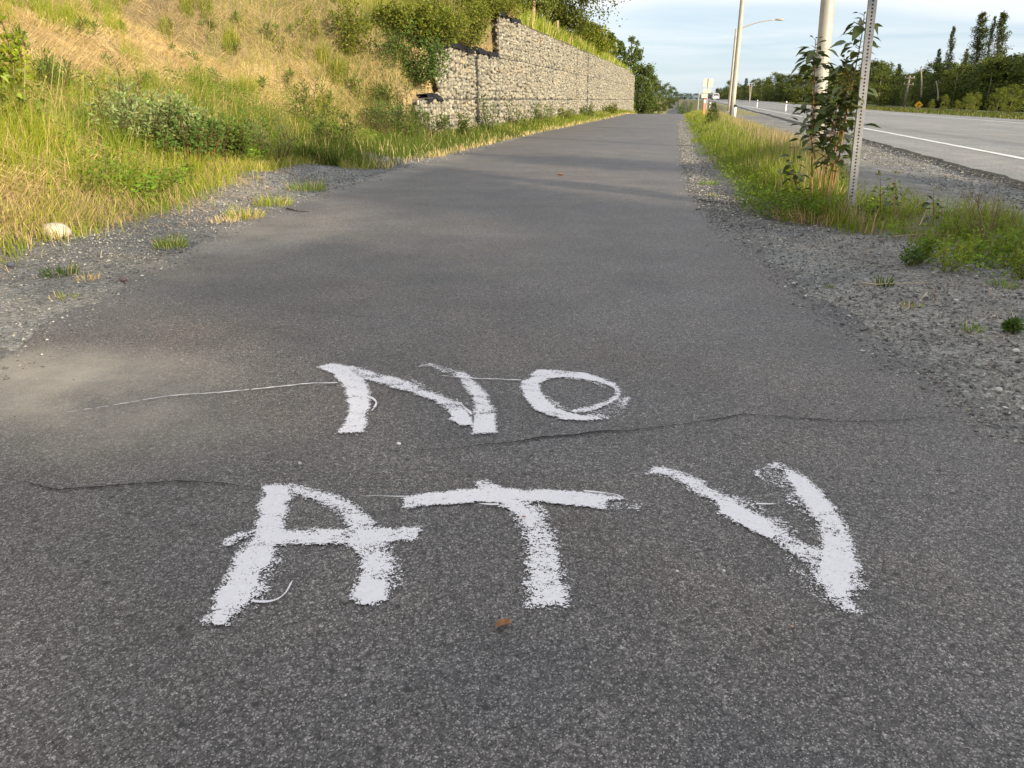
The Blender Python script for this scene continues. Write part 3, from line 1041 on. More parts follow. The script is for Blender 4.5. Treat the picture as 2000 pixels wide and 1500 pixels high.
# ------------------------------------------------------------------ stone-filled wire basket wall
wall = thing('gabion_wall', 'long grey wall of stones in wire baskets cut into the grassy hill', 'stone wall', (float(W0[0]), float(W0[1]), 0))
wl = np.array(wall.location)
wdir = norm(np.array([W1[0] - W0[0], W1[1] - W0[1], 0.0]))
wn = np.array([wdir[1], -wdir[0], 0.0])          # faces the path
WLEN = float(np.linalg.norm((W1 - W0)[:2]))


def wp(s, z, out=0.0):
    s, z = np.asarray(s, float), np.asarray(z, float)
    b = np.array([W0[0], W0[1], 0.0])
    return b + s[..., None] * wdir + np.asarray(out, float)[..., None] * wn + np.stack([0 * s, 0 * s, z], -1)


S2, S3 = VS2 - WV0, VS3 - WV0
ztop = lambda s: np.where(s < S2, ZC1, np.where(s < S3, ZC2, ZC3)) + 0.05 * (vnoise(np.asarray(s) * .8, np.asarray(s) * 0, 4) - .5) - 0.25 * sstep(0.82, 1.0, np.asarray(s) / WLEN)
# the ground climbs slightly along the wall foot
zbot = lambda s: ground(wall_u(WV0 + np.asarray(s)) + .25, WV0 + np.asarray(s)) - 0.12
for (s0, s1, z0, z1) in ((0, WLEN, -.15, ZC1), (S2, WLEN, ZC1, ZC2), (S3, WLEN, ZC2, ZC3 - .1)):
    c = wp((s0 + s1) / 2, (z0 + z1) / 2, -0.5)
    c = c + wdir * .12
    V, F = box(c, (0.88, s1 - s0 - .26, z1 - z0 - .004), math.atan2(wdir[1], wdir[0]) - math.pi / 2)
    put('basket_fill', Geo().add(V, F).mesh('basket_fill', M_core, off=wl), wall)
pal = np.array([.93, .91, .85]) * (.36 * np.array([.36, .345, .30]) + .64 * np.array([(.36, .34, .285), (.45, .42, .34), (.27, .26, .24), (.50, .47, .385), (.34, .31, .24), (.40, .39, .35), (.20, .195, .18), (.44, .36, .26)]))
ss, zz2 = [], []
row = 0
z = 0.0
while z < ZC3:
    s = rng.uniform(0, .1)
    while s < WLEN:
        k = 1 + 0.12 * (s > 25)
        ss.append(s)
        zz2.append(z)
        s += rng.uniform(.09, .145) * k
    z += .085
ss, zz2 = np.array(ss), np.array(zz2)
zz2 = zz2 + rng.normal(0, .022, len(zz2))
ok = (zz2 < ztop(ss) - .03) & (zz2 > zbot(ss) - .05)
JOINT_S = [S3, R(945, 150, 22)[1] - WV0, R(1125, 170, 40)[1] - WV0, 0.38 * WLEN + 20, 0.05]
for js in (S3, JOINT_S[2]):
    ok &= np.abs(ss - js) > .018
for zj in (ZC1, ZC2):
    ok &= np.abs(zz2 - zj) > .022
ss, zz2 = ss[ok], zz2[ok]
n = len(ss)
rad = np.stack([rng.uniform(.052, .088, n), rng.uniform(.045, .075, n), rng.uniform(.040, .066, n)], 1)
cols = pal[rng.integers(0, len(pal), n)] * rng.uniform(.8, 1.2, (n, 1))
out = rng.uniform(-.05, .03, n)
pos = wp(ss, zz2, out)
ang = rng.normal(0, .6, n)
# nearest ones as single stones
order = np.argsort(ss)
near = order[:300]
rest = order[300:]
IV0, IF0 = ico(0)
IV1, IF1 = ico(1)


def rock_mesh(name, material, base, c, amp=.22, off=None):
    V, F = base
    Vj = V * (1 + rng.uniform(-amp, amp, (len(V), 1))) * np.array([1, .95, 1])
    return Geo().add(Vj, F, c).mesh(name, material, True)


stone_meshes = [rock_mesh('stone', M_stone, (IV1, IF1), pal[i % 8] * rng.uniform(.85, 1.15), .09) for i in range(14)]
rzw = math.atan2(wdir[1], wdir[0])
for i in near:
    o = put('stone', stone_meshes[rng.integers(0, 14)], wall, tuple(pos[i] - wl))
    o.scale = tuple(rad[i])
    o.rotation_euler = (0, ang[i], rzw)
m = len(rest)
Rj = 1 + rng.uniform(-.18, .18, (m, 12, 1))
Vs = IV0[None] * Rj * rad[rest][:, None, :]
ca, sa_ = np.cos(ang[rest])[:, None], np.sin(ang[rest])[:, None]
lx, lz, lo_ = Vs[..., 0] * ca - Vs[..., 2] * sa_, Vs[..., 0] * sa_ + Vs[..., 2] * ca, Vs[..., 1]
Vw = pos[rest][:, None, :] + lx[..., None] * wdir + lo_[..., None] * wn + np.stack([0 * lx, 0 * lx, lz], -1)
Fw = (IF0[None] + (np.arange(m) * 12)[:, None, None]).reshape(-1, 3)
o = put('stone_fill', Geo().add(Vw.reshape(-1, 3), Fw, np.repeat(cols[rest], 12, 0)).mesh('stone_fill', M_stone, True, wl), wall)
o['kind'] = 'stuff'
# basket edges: bundled wire along every course and joint, fine mesh over the face
g = Geo()
for js in (S3, JOINT_S[2], WLEN - .03, 0.0):
    zt = float(ztop(np.array(js + .01)))
    zl = 0 if js not in (S3,) else 0
    g.add(*tube(wp(np.full(6, js), np.linspace(zl, zt, 6), np.full(6, .045)), .010, 5))
for zj, s0 in ((ZC1, 0), (ZC2, S2)):
    sg = np.linspace(s0, WLEN, 80)
    g.add(*tube(wp(sg, zj + .015 * np.sin(sg * 1.3) + .02 * (vnoise(sg * .5, sg * 0, 7) - .5), np.full(80, .05)), .009, 5))
sg = np.linspace(S3, WLEN, 60)
g.add(*tube(wp(sg, ztop(sg), np.full(60, .03)), .014, 5))
put('basket_edge_wire', g.mesh('basket_edge_wire', M_wire, False, wl), wall)
g = Geo()
for s in np.arange(.1, WLEN, .2):
    zt = float(ztop(np.array(s)))
    g.add(*tube(wp(np.array([s, s]), np.array([0., zt]), np.array([.055, .055])), .0028, 3, False))
for zc in np.arange(.15, ZC3, .2):
    s0 = 0 if zc < ZC1 else (S2 if zc < ZC2 else S3)
    g.add(*tube(wp(np.array([s0, WLEN]), np.array([zc, zc]), np.array([.058, .058])), .0028, 3, False))
o = put('wire_mesh', g.mesh('wire_mesh', M_wire, False, wl), wall)
o['kind'] = 'stuff'
# torn black filter fabric on the two steps and the top edge
for (s0, s1, zb_) in ((S2 + .3, S3 + .1, ZC2 + .02), (.55, S2 + .15, ZC1 + .01), (S3 - .1, S3 + 3.0, ZC3 + .02)):
    sg = np.linspace(s0, s1, 60)
    up = .01 + .13 * fbm(sg * 5, sg * 0, 33) ** 1.5
    dn = .22 * np.clip(fbm(sg * 5, sg * 0 + 4, 34, 5) - .32, 0, 1)
    rows = [wp(sg, zb_ + up, -.25 + 0 * sg), wp(sg, zb_ + up + .03, .0 + .05 * vnoise(sg * 5, sg * 0, 2)), wp(sg, zb_ - dn, .07 + .03 * vnoise(sg * 7, sg * 0, 3))]
    Vf = np.concatenate(rows)
    i = np.arange(59)
    Ff = np.concatenate([np.concatenate([np.stack([i + a, i + 1 + a, i + 60 + a], 1), np.stack([i + 1 + a, i + 61 + a, i + 60 + a], 1)]) for a in (0, 60)])
    put('filter_fabric', Geo().add(Vf, Ff).mesh('filter_fabric', M_fabric, True, wl), wall)

# ------------------------------------------------------------------ gravel
def gravel_mesh(Pxy, r, name, label):
    n = len(Pxy)
    octa = np.array([(1, 0, 0), (0, 1, 0), (-1, 0, 0), (0, -1, 0), (0, 0, 1), (0, 0, -1)], float)
    fo = np.array([(0, 1, 4), (1, 2, 4), (2, 3, 4), (3, 0, 4), (1, 0, 5), (2, 1, 5), (3, 2, 5), (0, 3, 5)])
    a = rng.uniform(0, 6.28, n)
    Vj = octa[None] * rng.uniform(.65, 1.25, (n, 6, 1)) + rng.normal(0, .22, (n, 6, 3))
    Vj = Vj * (r[:, None, None] * np.array([1, .8, .62]))
    ca, sa = np.cos(a)[:, None], np.sin(a)[:, None]
    X = Vj[..., 0] * ca - Vj[..., 1] * sa
    Y = Vj[..., 0] * sa + Vj[..., 1] * ca
    z0 = np.maximum(ground(Pxy[:, 0], Pxy[:, 1]), np.where((Pxy[:, 0] > path_left(Pxy[:, 1])) & (Pxy[:, 0] < path_right(Pxy[:, 1])), 0, -9)) + r * .2
    V = np.stack([X + Pxy[:, :1], Y + Pxy[:, 1:2], Vj[..., 2] + z0[:, None]], -1)
    F = (fo[None] + (np.arange(n) * 6)[:, None, None]).reshape(-1, 3)
    gp = np.array([(.185, .182, .178), (.13, .128, .128), (.27, .26, .24), (.42, .40, .355), (.15, .14, .125), (.25, .225, .185), (.58, .56, .50)])
    c = gp[rng.choice(7, n, p=[.22, .23, .2, .13, .11, .07, .04])] * rng.uniform(.7, 1.1, (n, 1))
    o = put(name, Geo().add(V.reshape(-1, 3), F, np.repeat(c, 6, 0)).mesh(name, M_grit))
    return tag(o, label, 'gravel', kind='stuff')


n = 36000
v = 1.6 * (30 / 1.6) ** rng.uniform(0, 1, n)
t_ = rng.uniform(0, 1, n) ** .8
u = path_left(v) + .18 - t_ * (path_left(v) + .18 - toe(v) + .45) + rng.normal(0, .05, n) - (np.maximum(0, 4 - v)) * t_ * 1.4
gravel_mesh(np.stack([u, v], 1), np.exp(rng.normal(-5.2, .36, n)).clip(.0028, .0145) * (1 + .25 * (v > 6)), 'gravel', 'grey crushed gravel along the left edge of the path')
n = 50000
v = 2.2 * (38 / 2.2) ** rng.uniform(0, 1, n)
t_ = rng.uniform(0, 1, n)
u = path_right(v) - .12 + t_ ** 1.15 * (1.0 + .8 * sstep(7, 4.5, v) * 2.6 - .75 * sstep(6.5, 8.5, v)) + rng.normal(0, .05, n)
gravel_mesh(np.stack([u, v], 1), np.exp(rng.normal(-5.2, .36, n)).clip(.0028, .0145) * (1 + .25 * (v > 6)), 'gravel', 'grey crushed gravel along the right edge of the path')
n = 9000
v = rng.uniform(6.5, 22, n)
u = rng.uniform(2.6, 5.4, n) + .044 * v - .3
gravel_mesh(np.stack([u, v], 1), rng.uniform(.007, .016, n), 'gravel', 'coarse grey gravel of the pull-out beside the highway')
# dead straw and leaf bits on the gravel
n = 2600
v = 3.2 + 10 * rng.uniform(0, 1, n) ** 1.2
left_ = rng.uniform(size=n) < .62
u = np.where(left_, path_left(v) - .1 - rng.uniform(0, 1, n) ** .7 * (path_left(v) - .1 - toe(v)), path_right(v) + .1 + rng.uniform(0, 1.3, n) ** .8)
kq = fbm(u * 2.2, v * 1.5, 390) > .5
u, v = u[kq], v[kq]
n = len(u)
a_ = rng.uniform(0, 6.28, n)
D = np.stack([np.cos(a_), np.sin(a_), 0 * a_], 1)
cl_ = np.array([(.55, .40, .24), (.42, .26, .14), (.30, .20, .12), (.60, .48, .30)])[rng.integers(0, 4, n)] * rng.uniform(.7, 1.2, (n, 1))
P = np.stack([u, v, ground(u, v) + .008], 1)
g = Geo().add(*blades(P, D, rng.uniform(.03, .16, n), rng.uniform(.002, .005, n), np.full(n, .99), cl_))
tag(put('straw_litter', g.mesh('straw_litter', attr_mat('straw_litter', .8))), 'dead straw bits strewn over the gravel edges', 'litter', kind='stuff')
# loose grit on the tar
n = 2600
v = .9 + 7 * rng.uniform(0, 1, n) ** 1.5
t_ = rng.uniform(0, 1, n)
u = path_left(v) * (1 - t_) + path_right(v) * t_
gravel_mesh(np.stack([u, v], 1), rng.uniform(.0012, .0035, n), 'loose_grit', 'loose pale grit scattered over the asphalt')

# ------------------------------------------------------------------ grass
STRAW = np.array([.80, .62, .30])
STRAW2 = np.array([.52, .37, .18])
GREEN = np.array([.19, .285, .026])
LIME = np.array([.37, .43, .04])
DEEP = np.array([.07, .115, .022])


def hill_points(n, v0, v1, depth):
    v = v0 + (v1 - v0) * rng.uniform(0, 1, n)
    x = rng.uniform(-.25, 1, n) * depth
    u = toe(v) + .25 * rng.normal(size=n) * .6 - np.abs(x)
    return u, v


def greenness(u, v):
    """0 straw .. 1 green, patchy, greener low on the hill and near the wall foot"""
    up = toe(v) - u
    g = fbm(u * .45, v * .45, 200, 4) * 1.5 - .45 + fbm(u * 1.6, v * 1.6, 210, 3) * .55 - .27
    g = g + .55 * np.exp(-((up - 1.5) / .8) ** 2) + .32 * sstep(1, 0, up) - .20 * sstep(2.0, 3.4, up)
    g = g + .18 * sstep(13, 17, v) + .30 * np.exp(-((v - 6.2) / 1.6) ** 2) * sstep(.8, 1.5, up) * sstep(4.5, 3, up) + .28 * sstep(9.5, 11, v) * sstep(2.2, .5, up)
    return g


# straw layer: matted, lying, long
n = 205000
v = 3.2 + 21 * rng.uniform(0, 1, n) ** 1.1
up = rng.uniform(-.05, 1, n) ** 1.25 * (5 + .55 * v)
u = toe(v) - up + rng.normal(0, .12, n)
ok = (v < WV0 - .2) | (u < wall_u(v) - .35)
ok &= (up > .25) | (rng.uniform(size=n) < .35)
u, v, up = u[ok], v[ok], up[ok]
n = len(u)
gr = greenness(u, v)
clx, cly = np.floor(u / .35), np.floor(v / .35)
az = hash2(clx, cly, 77) * 2.4 - 1.2 + rng.normal(0, .5, n)
D = np.stack([np.cos(az) * np.where(hash2(clx, cly, 78) > .3, 1, -1), np.sin(az) * .9, np.full(n, -.15)], 1)
H = rng.uniform(.22, .5, n)
lean = rng.uniform(.72, 1.0, n)
mix = rng.uniform(0, 1, (n, 1))
c = (STRAW * mix + STRAW2 * (1 - mix)) * rng.normal(1, .16, (n, 1)).clip(.55, 1.5)
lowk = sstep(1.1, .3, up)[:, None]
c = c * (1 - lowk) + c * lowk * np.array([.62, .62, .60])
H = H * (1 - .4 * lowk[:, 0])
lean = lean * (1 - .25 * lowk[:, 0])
P = np.stack([u, v, ground(u, v) + rng.uniform(0, .07, n)], 1)
keep = rng.uniform(size=n) < np.clip(1.2 - gr * .85, .22, 1)
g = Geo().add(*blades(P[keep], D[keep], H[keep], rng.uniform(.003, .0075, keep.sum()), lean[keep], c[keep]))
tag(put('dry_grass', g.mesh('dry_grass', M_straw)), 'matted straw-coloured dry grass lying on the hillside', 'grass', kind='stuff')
# green layer
n = 205000
v = 3.0 + 23 * rng.uniform(0, 1, n) ** 1.15
up = rng.uniform(-.06, 1, n) ** 1.5 * (5 + .55 * v)
u = toe(v) - up + rng.normal(0, .15, n)
ok = (v < WV0 - .2) | (u < wall_u(v) - .3)
u, v, up = u[ok], v[ok], up[ok]
gr = greenness(u, v)
# some of the blades gather in tussocks
nt_ = 170
tv = 4.5 + 19 * rng.uniform(0, 1, nt_)
tu = toe(tv) - .3 - rng.uniform(0, 1, nt_) * (3 + .35 * tv)
good = (tv < WV0 - .5) | (tu < wall_u(tv) - .6)
tu, tv = tu[good], tv[good]
pick = rng.integers(0, len(tu), len(u))
tus = rng.uniform(size=len(u)) < .17
ang_, rad__ = rng.uniform(0, 6.28, len(u)), .16 * np.sqrt(rng.uniform(0, 1, len(u)))
u = np.where(tus, tu[pick] + rad__ * np.cos(ang_), u)
v = np.where(tus, tv[pick] + rad__ * np.sin(ang_), v)
up = toe(v) - u
gr = np.where(tus, .95, gr)
keep = rng.uniform(size=len(u)) < np.clip((gr - .12) * 2.1, .02, 1)
u, v, up, gr = u[keep], v[keep], up[keep], gr[keep]
n = len(u)
D = rng.normal(size=(n, 3))
D[:, 2] = 0
D[:, 0] += .5
H = rng.uniform(.18, .42, n) * (0.75 + .6 * np.clip(gr, 0, 1))
H *= .45 + .55 * sstep(-.1, .9, up)
k = np.clip(fbm(u * .8, v * .8, 230, 3) * 2 - .5, 0, 1)[:, None]
c = (LIME * (1 - k) + GREEN * k)
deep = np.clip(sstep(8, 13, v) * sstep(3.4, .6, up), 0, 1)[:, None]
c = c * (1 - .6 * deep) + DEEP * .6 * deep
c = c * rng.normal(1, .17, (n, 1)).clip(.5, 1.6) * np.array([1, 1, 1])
dryk = (rng.uniform(size=(n, 1)) < .14)
c = np.where(dryk, STRAW * .9, c)
P = np.stack([u, v, ground(u, v)], 1)
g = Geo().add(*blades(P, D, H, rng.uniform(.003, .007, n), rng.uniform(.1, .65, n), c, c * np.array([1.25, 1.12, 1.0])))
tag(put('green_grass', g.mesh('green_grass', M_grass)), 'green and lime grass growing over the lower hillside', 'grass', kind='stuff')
# grass at the wall foot and left path edge further on
n = 60000
v = 10.5 + 62 * rng.uniform(0, 1, n) ** 1.7
lo_u, hi_u = wall_u(v) + .05, path_left(v) - .12
lo_u = np.where(v < WV0, toe(v) - .2, lo_u)
tt = rng.uniform(0, 1, n)
u = lo_u + (hi_u - lo_u) * tt ** 1.25
keepp = rng.uniform(size=n) < np.clip(1.2 - tt * .75 + (fbm(u * 1.2, v * .7, 300) - .5) * 1.6, .05, 1) * np.where(v < 16, .75, 1)
u, v, tt = u[keepp], v[keepp], tt[keepp]
n = len(u)
D = rng.normal(size=(n, 3)); D[:, 2] = 0
H = rng.uniform(.14, .45, n) * (1.1 - .75 * tt) * (.7 + .6 * fbm(u * .7, v * .7, 310))
k = rng.uniform(0, 1, (n, 1))
c = GREEN * .8 * k + LIME * .75 * (1 - k)
sh_ = (sstep(34, 14, v) * .65)[:, None]  # wall-foot shade put into the blade colour, strongest on the near stretch
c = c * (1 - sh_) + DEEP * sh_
dryk = rng.uniform(size=(n, 1)) < (.10 + .55 * sstep(.8, 1, tt))[:, None]
c = np.where(dryk, STRAW, c) * rng.normal(1, .18, (n, 1)).clip(.5, 1.6)
P = np.stack([u, v, ground(u, v)], 1)
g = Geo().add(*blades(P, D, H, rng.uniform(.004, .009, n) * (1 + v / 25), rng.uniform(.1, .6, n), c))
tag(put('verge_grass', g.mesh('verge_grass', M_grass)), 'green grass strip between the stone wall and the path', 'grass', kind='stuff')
# grass on top of the wall and far bank
n = 34000
v = VS3 + 110 * rng.uniform(0, 1, n) ** 1.6
u = wall_u(np.minimum(v, WV1)) - .12 - 9 * rng.uniform(0, 1, n) ** 1.9
n = len(u)
D = rng.normal(size=(n, 3)); D[:, 2] = 0; D[:, 0] += .3
k = rng.uniform(0, 1, (n, 1))
c = GREEN * k + LIME * 1.05 * (1 - k)
c = np.where(rng.uniform(size=(n, 1)) < .2, STRAW, c) * rng.normal(1, .15, (n, 1)).clip(.5, 1.6)
P = np.stack([u, v, ground(u, v)], 1)
g = Geo().add(*blades(P, D, rng.uniform(.25, .8, n), .012 + v * .0004, rng.uniform(.1, .5, n), c))
tag(put('hilltop_grass', g.mesh('hilltop_grass', M_grass)), 'long green grass along the top of the stone wall', 'grass', kind='stuff')
# verge between the path and the highway
n = 75000
v = 5.9 + 60 * rng.uniform(0, 1, n) ** 2.0
wdt = np.maximum(.3, np.interp(v, Bv[:, 1], Bv[:, 0]) - path_right(v) - np.interp(v, [5.9, 6.6, 9, 14, 66], [.75, .62, .35, .18, .12]))
off = np.interp(v, [5.9, 6.6, 9, 14, 66], [.75, .62, .35, .18, .12])
tt = rng.uniform(0, 1, n)
u = path_right(v) + off + wdt * tt + (fbm(v * 1.5, v * 0, 320) - .5) * .35
edge = np.minimum(tt, 1 - tt)
keepp = rng.uniform(size=n) < np.clip(.12 + edge * 3.2 + (fbm(u * 1.6, v * 1.6, 330) - .5) * 2.0, .04, 1) * np.clip(wdt / 1.3, .15, 1) * sstep(5.7, 7.2, v)
u, v, tt, edge = u[keepp], v[keepp], tt[keepp], edge[keepp]
n = len(u)
D = rng.normal(size=(n, 3)); D[:, 2] = 0
tall = np.clip(fbm(u * .7 + 3, v * .5, 340) * 2.2 - .6, 0, 1) * sstep(.12, .5, tt)
H = rng.uniform(.08, .24, n) * (.5 + 1.2 * sstep(0, .3, edge)) + .27 * tall * rng.uniform(.3, 1, n)
H *= (sstep(5.0, 8.5, v) * .5 + .4) * (1 - .22 * sstep(9, 16, v))
dry = (rng.uniform(size=n) < (.10 + .55 * tall * sstep(.35, .7, tt)))[:, None]
k = rng.uniform(0, 1, (n, 1))
c = GREEN * .85 * k + LIME * (.75 + .3 * sstep(12, 30, v))[:, None] * (1 - k)
c = np.where(dry, np.array([.50, .37, .22]), c) * rng.normal(1, .17, (n, 1)).clip(.5, 1.6)
P = np.stack([u, v, ground(u, v)], 1)
lean = np.where(dry[:, 0], rng.uniform(.03, .3, n), rng.uniform(.1, .6, n))
g = Geo().add(*blades(P, D, H, rng.uniform(.003, .007, n) * (1 + v / 18), lean, c))
tag(put('roadside_grass', g.mesh('roadside_grass', M_grass)), 'mixed green and tan tall grass between path and highway', 'grass', kind='stuff')
# low weeds right of the sign post
n = 15000
cs = []
A = np.array([G(1690, 435)[:2], G(1780, 470)[:2], G(1850, 495)[:2], G(1930, 500)[:2], G(2010, 520)[:2], G(2090, 540)[:2]])
B = np.array([G(1680, 405)[:2], G(1740, 400)[:2], G(1850, 420)[:2], G(1930, 430)[:2], G(2010, 455)[:2], G(2090, 470)[:2]])
ta = rng.uniform(0, 4.999, n)
tb = rng.uniform(0, 1, n)
i0 = ta.astype(int)
fr = (ta - i0)[:, None]
Pa = A[i0] * (1 - fr) + A[i0 + 1] * fr
Pb = B[i0] * (1 - fr) + B[i0 + 1] * fr
Pxy = Pa * (1 - tb[:, None]) + Pb * tb[:, None] + rng.normal(0, .05, (n, 2))
keepp = rng.uniform(size=n) < np.clip((fbm(Pxy[:, 0] * 4, Pxy[:, 1] * 4, 350) - .33) * 3, .05, 1)
Pxy, tb = Pxy[keepp], tb[keepp]
n = len(Pxy)
D = rng.normal(size=(n, 3)); D[:, 2] = 0
k = rng.uniform(0, 1, (n, 1))
c = GREEN * k + LIME * .8 * (1 - k)
c = np.where(rng.uniform(size=(n, 1)) < .25, np.array([.4, .3, .17]), c) * rng.normal(1, .18, (n, 1)).clip(.5, 1.6)
P = np.c_[Pxy, ground(Pxy[:, 0], Pxy[:, 1])]
g = Geo().add(*blades(P, D, rng.uniform(.05, .24, n) * (.5 + .8 * tb), rng.uniform(.003, .007, n), rng.uniform(.1, .8, n), c))
tag(put('weedy_grass', g.mesh('weedy_grass', M_grass)), 'sparse weedy grass on the gravel right of the sign post', 'grass', kind='stuff')
# small broad leaves of low weeds among the blades
def ground_leaves(u, v, hmax, size, colr, name, label):
    n = len(u)
    cl = np.floor(u / .09) * 7 + np.floor(v / .09)
    P = np.stack([u, v, ground(u, v) + rng.uniform(.005, 1, n) * hmax], 1)
    D = rng.normal(size=(n, 3)) * [1, 1, .5] + [0, 0, .25]
    kk = (hash2(np.floor(u / .16), np.floor(v / .16), 91) * .7 + .65)[:, None]
    g = Geo().add(*leafs(P, D, size * rng.uniform(.6, 1.3, n), size * .42 * rng.uniform(.7, 1.3, n), jitcol(colr, n, .2, .08) * kk))
    return tag(put(name, g.mesh(name, M_leaf)), label, 'weeds', kind='stuff')


n = 26000
v = 6.2 + 26 * rng.uniform(0, 1, n) ** 1.8
ru = np.interp(v, Bv[:, 1], Bv[:, 0])
u = path_right(v) + .2 + (ru - path_right(v) - .2) * rng.uniform(0, 1, n)
kq = fbm(u * 3.2, v * 3.2, 360) > .5
ground_leaves(u[kq], v[kq], .17, .032, GREEN * .85, 'verge_weeds', 'low leafy weeds among the roadside grass')
n = 7000
ta, tb = rng.uniform(0, 4.999, n), rng.uniform(-.35, 1.1, n)
i0 = ta.astype(int)
fr = (ta - i0)[:, None]
Pxy = (A[i0] * (1 - fr) + A[i0 + 1] * fr) * (1 - tb[:, None]) + (B[i0] * (1 - fr) + B[i0 + 1] * fr) * tb[:, None]
kq = fbm(Pxy[:, 0] * 5, Pxy[:, 1] * 5, 370) > .52
ground_leaves(Pxy[kq, 0], Pxy[kq, 1], .11, .028, GREEN * .95 + LIME * .12, 'gravel_weeds', 'patchy leafy weeds on the right gravel')
n = 36000
v = 4.6 + 12 * rng.uniform(0, 1, n)
u = toe(v) - .1 - 2.6 * rng.uniform(0, 1, n) ** 1.4
kq = (fbm(u * 1.7, v * 1.7, 380) > .53) & ((v < WV0 - .3) | (u < wall_u(v) - .4))
ground_leaves(u[kq], v[kq], .26, .05, GREEN * .85 + DEEP * .1, 'hill_weeds', 'leafy weeds among the grass at the foot of the hill')
# far side verge of the highway
n = 16000
v = 10 + 150 * rng.uniform(0, 1, n) ** 1.2
u = hw_c(v) + HW_R + .5 + 6 * rng.uniform(0, 1, n) ** 1.5
D = rng.normal(size=(n, 3)); D[:, 2] = 0
k = rng.uniform(0, 1, (n, 1))
c = (GREEN * .7 * k + LIME * .5 * (1 - k)) * rng.normal(1, .15, (n, 1)).clip(.5, 1.6)
c = np.where(rng.uniform(size=(n, 1)) < .12, STRAW * .5, c * .62)
P = np.stack([u, v, ground(u, v)], 1)
g = Geo().add(*blades(P, D, rng.uniform(.06, .22, n), .02 + v * .0004, rng.uniform(.1, .6, n), c))
tag(put('far_verge_grass', g.mesh('far_verge_grass', M_grass)), 'low grass along the far edge of the highway', 'grass', kind='stuff')


# single grass tufts on the gravel
def tuft(px, py, nb, hgt, rad_, label, colr=GREEN, dry=.2, group=None):
    p = G(px, py)
    p[2] = ground(p[0], p[1])
    a = rng.uniform(0, 6.28, nb)
    r = rad_ * np.sqrt(rng.uniform(0, 1, nb))
    P = np.stack([p[0] + r * np.cos(a), p[1] + r * np.sin(a), np.full(nb, p[2] - .005)], 1)
    D = np.stack([np.cos(a), np.sin(a), 0 * a], 1) + rng.normal(0, .4, (nb, 3)) * [1, 1, 0]
    c = jitcol(colr, nb, .18)
    c = np.where(rng.uniform(size=(nb, 1)) < dry, STRAW * .9, c)
    g = Geo().add(*blades(P, D, rng.uniform(.5, 1.1, nb) * hgt, rng.uniform(.003, .006, nb), rng.uniform(.2, .85, nb), c, c * 1.15))
    o = put('grass_tuft', g.mesh('grass_tuft', M_grass, off=p), None, tuple(p))
    return tag(o, label, 'grass tuft', group)


tuft(335, 482, 170, .13, .10, 'round green grass tuft alone on the left gravel')
tuft(118, 535, 120, .10, .09, 'dark green tuft below the pale round rock', DEEP * 1.3, .05)
tuft(480, 425, 200, .16, .14, 'yellowing grass tuft at the left edge of the asphalt', LIME * .8, .45)
tuft(535, 400, 240, .16, .17, 'wide green tuft at the left edge of the asphalt', LIME * .85, .25)
tuft(600, 372, 260, .17, .2, 'dense green tuft beside a dark twig', GREEN, .15)
tuft(440, 432, 90, .09, .12, 'straw-coloured tuft hugging the asphalt edge', STRAW * .9, .6)
tuft(170, 545, 50, .06, .06, 'small straw tuft near a brown pebble on the left gravel', STRAW * .8, .5)
tuft(125, 580, 34, .05, .06, 'tiny yellow-green sprig low on the left gravel', LIME * .8, .3)
tuft(183, 415, 40, .15, .03, 'single broad-bladed green sprout behind the pale rock', GREEN * 1.1, 0)
tuft(1727, 556, 80, .08, .05, 'small dark green tuft beside a long straw on the right gravel', DEEP * 1.4, .1)
tuft(1778, 598, 40, .045, .045, 'small yellowish tuft low on the right gravel', LIME * .8, .4)
tuft(1622, 560, 20, .03, .03, 'tiny green sprig nearest the asphalt on the right gravel', GREEN, .1)
tuft(1960, 555, 60, .07, .07, 'leafy green tuft at the right border of the gravel', GREEN, .1)
tuft(1897, 645, 34, .06, .04, 'thin upright green tuft alone in the right gravel', GREEN, .1)
tuft(1383, 362, 130, .10, .1, 'bright green tuft at the right edge of the path', GREEN * 1.1, .05)
tuft(1390, 384, 60, .06, .07, 'small faded tuft just below the bright green one', GREEN * .9, .4)
tuft(1590, 432, 420, .20, .3, 'reddish brown grass clump at the foot of the young poplar', np.array([.33, .19, .09]), .4)
tuft(1620, 415, 420, .34, .22, 'tall green grass clump around the poplar stems', GREEN * .9, .2)
tuft(1560, 410, 300, .24, .2, 'green grass clump left of the poplar stems', GREEN * .85, .25)
tuft(700, 330, 300, .25, .25, 'yellow-green clump where the gravel meets the hill', LIME * .8, .3)
tuft(850, 305, 220, .12, .2, 'flattened straw clump at the path edge before the wall', STRAW, .8)

# ------------------------------------------------------------------ leafy plants and shrubs
def stem_curve(p, top, bend, n=7):
    t = np.linspace(0, 1, n)[:, None]
    p, top = np.asarray(p, float), np.asarray(top, float)
    return p * (1 - t) + top * t + np.asarray(bend) * np.sin(t * math.pi)


